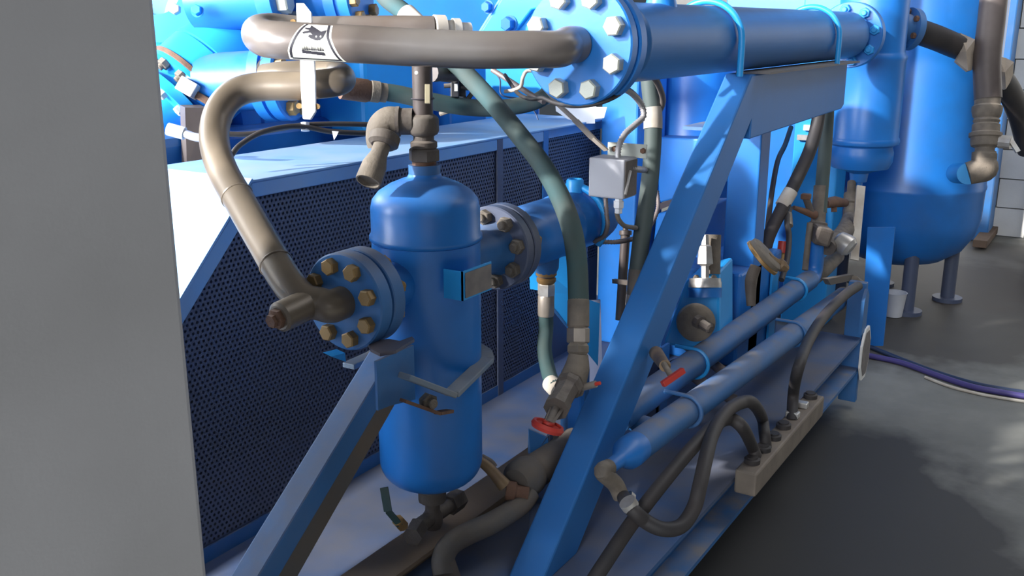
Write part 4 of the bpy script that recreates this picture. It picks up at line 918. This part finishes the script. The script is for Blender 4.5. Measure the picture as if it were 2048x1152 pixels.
t = thing('cross_tube', 'short dusty tube joining the lower drain pipe toward the diagonal leg', 'tube', PY(1290,860,.95))
build(MB().tube([PY(1325,862,.845), PY(1300,854,.9), PY(1262,842,.975)], .024, 16, 4), 'tube_run', M['bluedust'], t)

# red drain handle on the upper pipe
t = thing('red_handle_valve', 'small brass drain valve with red bar handle in front of the upper drain pipe', 'valve', P(1340,750,2.02))
build(MB().cyl(P(1312,706,2.33), P(1330,732,2.09), .017, .013, n=12), 'body', M['oldbrass'], t)
build(MB().cyl(P(1328,728,2.08), P(1345,757,2.02), .0065, n=10), 'stem', M['dirt'], t)
build(MB().bar(P(1325,769,2.01), P(1367,740,2.03), .013, .013, up=UP), 'handle', M['red'], t, smooth=0, bevel=.002)

# dial with fitting seen behind the diagonal leg
t = thing('disc_gauge', 'round grey disc with a stubby fitting on its back right of the diagonal leg', 'gauge', P(1393,645,2.85))
gc = P(1393,646,2.85); ga = (V((-.80,-.50,.12))).normalized()
build(MB().lathe(gc, ga, [(0,-.03),(.052,-.03),(.056,-.024),(.056,.0),(.050,.004),(0,.006)], 40), 'case', M['dirt'], t)
build(MB().lathe(P(1398,644,2.82), P(1424,660,2.78)-P(1398,644,2.82), [(.02,-.01),(.02,.006),(.012,.01),(.015,.014),(.015,.045),(.009,.05)], 8), 'fitting', M['valve'], t, smooth=25)
t = thing('gauge_housing', 'bright blue sloped casing between the diagonal leg and the post', 'housing', P(1380,650,3.0))
build(MB().prism([P(1372,560,3.0),P(1440,540,3.0),P(1440,690,2.98),P(1400,700,2.98),P(1325,690,2.98)], V((.2,.03,0))), 'casing', M['bluelt'], t, smooth=0, bevel=.01)
t = thing('flow_sensor', 'silver hex bodied sensor on a flange behind the diagonal leg', 'sensor', P(1408,550,2.95))
fb = P(1410,562,2.95); ua = (UP+RT*.0).normalized()
build(MB().lathe(fb, ua, [(.050,-.02),(.050,-.005),(.048,0),(.048,.008),(.02,.010)], 32), 'flange', M['silver'], t)
build(MB().lathe(fb, ua, [(.05,-.05),(.05,-.03),(.052,-.022)], 32), 'lower_rim', M['blue'], t)
build(MB().lathe(fb+ua*.01, ua, [(.013,0),(.013,.035),(.017,.038),(.026,.042),(.021,.095),(.013,.10),(.011,.13)], 6), 'sensor_body', M['silver'], t, smooth=25)
for k in range(4):
    an = R(30+90*k); q = fb+(RT*math.cos(an)+FW*math.sin(an))*.037+ua*.006
    place('nut', N_D, q, ua, t, .016)
build(MB().cyl(P(1424,470,3.0), P(1422,548,3.0), .028, n=16), 'dark_canister', M['dirt'], t)

# ------------------------------------------------------------------ lubricator block, its hoses
t = thing('terminal_block', 'tan cast block with hose sockets fixed on the outer skid edge', 'block', PY(1550,880,.72))
xa, xb = PY(1492, 925, .705).x, PY(1617, 822, .72).x
build(MB().ab((xa, .675, .252), (xb, .733, .318)), 'body', M['block'], t, smooth=0, bevel=.006)
n = 7
for k in range(n):
    xk = xa+.06+(xb-xa-.1)*k/(n-1)
    if k in (4, 5): build(MB().ab((xk-.012, .69, .318), (xk+.012, .728, .336)), 'clamp', M['silver'], t, smooth=0, bevel=.003)
    else: build(MB().lathe((xk, .708, .316), Z_, [(.021,0),(.021,.014),(.015,.016),(.015,.02),(0,.02)], 14), 'socket', M['black'], t)
def hose(name, label, pts, r, m='black', parts=()):
    t = thing(name, label, 'hose', pts[len(pts)//2]); build(MB().tube(pts, r, 14, 8), 'hose_run', M[m], t); return t
th = hose('outer_loop_hose', 'black hose hanging in a loop from the tapered pipe end', [PY(1246,992,.82), P(1262,1016,1.93), P(1290,1042,1.93), P(1325,1058,1.93), P(1362,1052,1.95), P(1388,1015,1.98), P(1400,970,2.0), P(1412,915,2.05), P(1425,868,2.12), P(1450,826,2.2), P(1480,806,2.27), P(1505,806,2.34), PY(1524,836,.74), PY(1529,868,.715), PY(1532,896,.706)], .0155)
build(MB().cyl(P(1254,1003,1.92), P(1262,1014,1.925), .0178, n=16), 'hose_clip', M['silver'], th)
hose('long_trailing_hose', 'long brown black hose trailing from the terminal block to the bottom edge', [P(1175,1180,1.87), P(1215,1118,1.9), P(1268,1040,1.95), P(1330,960,2.02), P(1385,895,2.1), P(1430,850,2.18), P(1460,838,2.25), P(1485,855,2.25), PY(1502,888,.712), PY(1512,912,.706)], .0155)
hose('side_feed_hose', 'brown black hose dropping from the far pipe end into the terminal block', [P(1716,572,3.3), P(1690,590,3.2), P(1650,630,3.05), P(1618,680,2.88), P(1597,735,2.72), PY(1587,785,.722), PY(1584,842,.706)], .0165)
t = thing('rusty_pipe_guard', 'rusty flat bracket with whitish bolt head at the far end of the drain pipes', 'bracket', PY(1690,560,.80))
build(MB().prism([PY(1655,558,.80),PY(1706,549,.80),PY(1724,566,.80),PY(1717,576,.80),PY(1700,562,.80),PY(1662,570,.80)], (0,.02,0)), 'plate', M['grime'], t, smooth=0)
build(MB().cyl(PY(1708,560,.79), PY(1722,570,.78), .018, n=10), 'bolt_head', M['dirt'], t)
hose('cross_hose', 'short dark brown hose passing under the lower drain pipe nearest the terminal block', [PZ(1346,728,.40), PZ(1385,752,.40), PZ(1425,778,.39), PZ(1470,800,.36)], .016, 'flexdk')
hose('rear_cross_hose', 'dark hose bit crossing between the drain pipes behind the near bracket', [PZ(1372,690,.40), PZ(1410,715,.40), PZ(1445,742,.40), PZ(1480,770,.38)], .016, 'flexdk')

# ------------------------------------------------------------------ lower left manifold on the deck rail
t = thing('deck_manifold', 'dirt covered blue grey drain manifold with tan pipe at the bottom centre', 'manifold', P(1050,980,2.262))
mp = [P(1150,885,2.378), P(1110,915,2.285), P(1065,945,2.204), P(1045,958,2.169)]
build(MB().tube(mp, [.038,.039,.040,.040], 20, 5), 'header', M['grime'], t)
build(MB().lathe(P(1050,955,2.181), mp[3]-mp[2], [(.045,-.02),(.047,0),(.045,.022),(.032,.038),(0,.040)], 24), 'end_cap', M['grime'], t)
build(MB().tube([P(1060,985,2.158), P(1040,1010,2.134), P(985,1045,2.088), P(930,1070,2.053), P(898,1092,2.030), P(886,1120,2.018), P(888,1150,2.007)], [.023,.0235,.024,.024,.024,.024,.023], 20, 6), 'lower_pipe', M['grime'], t)
build(MB().cyl(P(886,1126,2.018), P(900,1165,2.018), .026, n=18), 'pipe_collar', M['valve'], t)
build(MB().lathe(P(1012,980,2.134), P(1040,985,2.134)-P(1012,980,2.134), [(.02,0),(.022,.004),(.022,.02),(.016,.024),(.016,.05)], 14), 'drain_boss', M['rust'], t)
t = thing('brass_lever_tap', 'dull brass tap with bent lever pointing left beside the vessel bottom', 'valve', P(980,940,2.146))
build(MB().tube([P(942,913,2.134), P(960,922,2.134), P(978,936,2.134), P(995,955,2.134), P(1010,972,2.134)], [.010,.011,.0125,.0135,.016], 12, 5), 'lever', M['oldbrass'], t)
build(MB().tube([P(962,915,2.158), P(980,925,2.158), P(988,935,2.158)], .009, 10, 4), 'wing', M['valve'], t)
t = thing('channel_bracket', 'small blue channel bracket with cut corner under the red handwheel', 'bracket', P(1078,905,2.297))
build(MB().prism([P(1057,858,2.262),P(1096,876,2.285),P(1099,908,2.285),P(1062,915,2.262),P(1056,905,2.262)], V((.006,.004,0))), 'web', M['bluedust'], t, smooth=0)
build(MB().prism([P(1092,876,2.274),P(1100,870,2.297),P(1100,902,2.297),P(1068,916,2.274)], V((.05,.02,0))), 'side', M['bluedk'], t, smooth=0)
t = thing('short_post', 'blue dusty short post standing behind the diagonal leg under the angle valve', 'post', P(1145,880,2.15))
q0 = PZ(1145, 880, ZD); build(MB().ab((q0.x-.02, q0.y-.03, ZD), (q0.x+.04, q0.y+.03, ZD+.21)), 'tube', M['bluedust'], t, smooth=0, bevel=.003)
t = thing('manifold_leg', 'dark blue leg under the drain manifold in front of the deck rail', 'post', P(1090,1060,1.92))
q0 = P(1075, 1000, 2.24); build(MB().ab((q0.x-.015, q0.y-.015, .0+ZD), (q0.x+.015, q0.y+.015, q0.z)), 'tube', M['bluedk'], t, smooth=0, bevel=.003)

# ------------------------------------------------------------------ floor things
def fl(x, y): return PZ(x, y, .0)
def floor_hose(name, label, pts, r, m):
    q = [fl(x, y)+V((0,0,r)) for x, y in pts]; t = MB().tube(q, r, 10, 8); return tag(build(t, name, M[m]), label, 'hose')
floor_hose('purple_hose', 'purple hose lying on the concrete beyond the skid corner', [(1735,716),(1800,730),(1870,755),(1940,778),(2000,790),(2070,802)], .012, 'purple')
floor_hose('dark_blue_hose', 'dark blue hose lying on the concrete behind the purple hose', [(1738,697),(1800,722),(1875,750),(1945,771),(2005,783),(2070,793)], .010, 'darkb')
floor_hose('pale_hose', 'pale thin hose on the concrete along the purple hose front side', [(1850,757),(1900,776),(1960,791),(2010,800),(2070,809)], .006, 'tape')
cu = PZ(1786, 632, 0)
t = thing('white_cup', 'white plastic tub standing on the floor below the big tank', 'cup', cu)
build(MB().lathe(cu, Z_, [(.038,0),(.042,.003),(.055,.12),(.058,.125),(.052,.125),(.04,.01),(0,.008)], 24), 'body', M['plastic'], t)
a, b_ = PZ(1958, 500, 0), PZ(2030, 405, 0)
t = thing('wood_plank', 'brown wooden plank lying on the floor right of the tank', 'plank', (a+b_)/2)
build(MB().bar(a+V((0,0,.04)), b_+V((0,0,.04)), .085, .05), 'board', M['wood'], t, smooth=0, bevel=.004)
c = PZ(2040, 400, 0)
t = thing('blue_machine_base', 'dark blue machine base with upright at the far right edge by the wall', 'machine', c)
build(MB().ab((6.55, -.2, 0), (7.0, .42, .75)), 'base', M['bluedk'], t, smooth=0, bevel=.01)
build(MB().ab((6.6, -.1, .75), (6.95, .25, 1.16)), 'head', M['bluedk'], t, smooth=0, bevel=.02)
build(MB().ab((6.50, .12, .0), (6.56, .20, 1.0)), 'upright', M['dkbolt'], t, smooth=0)
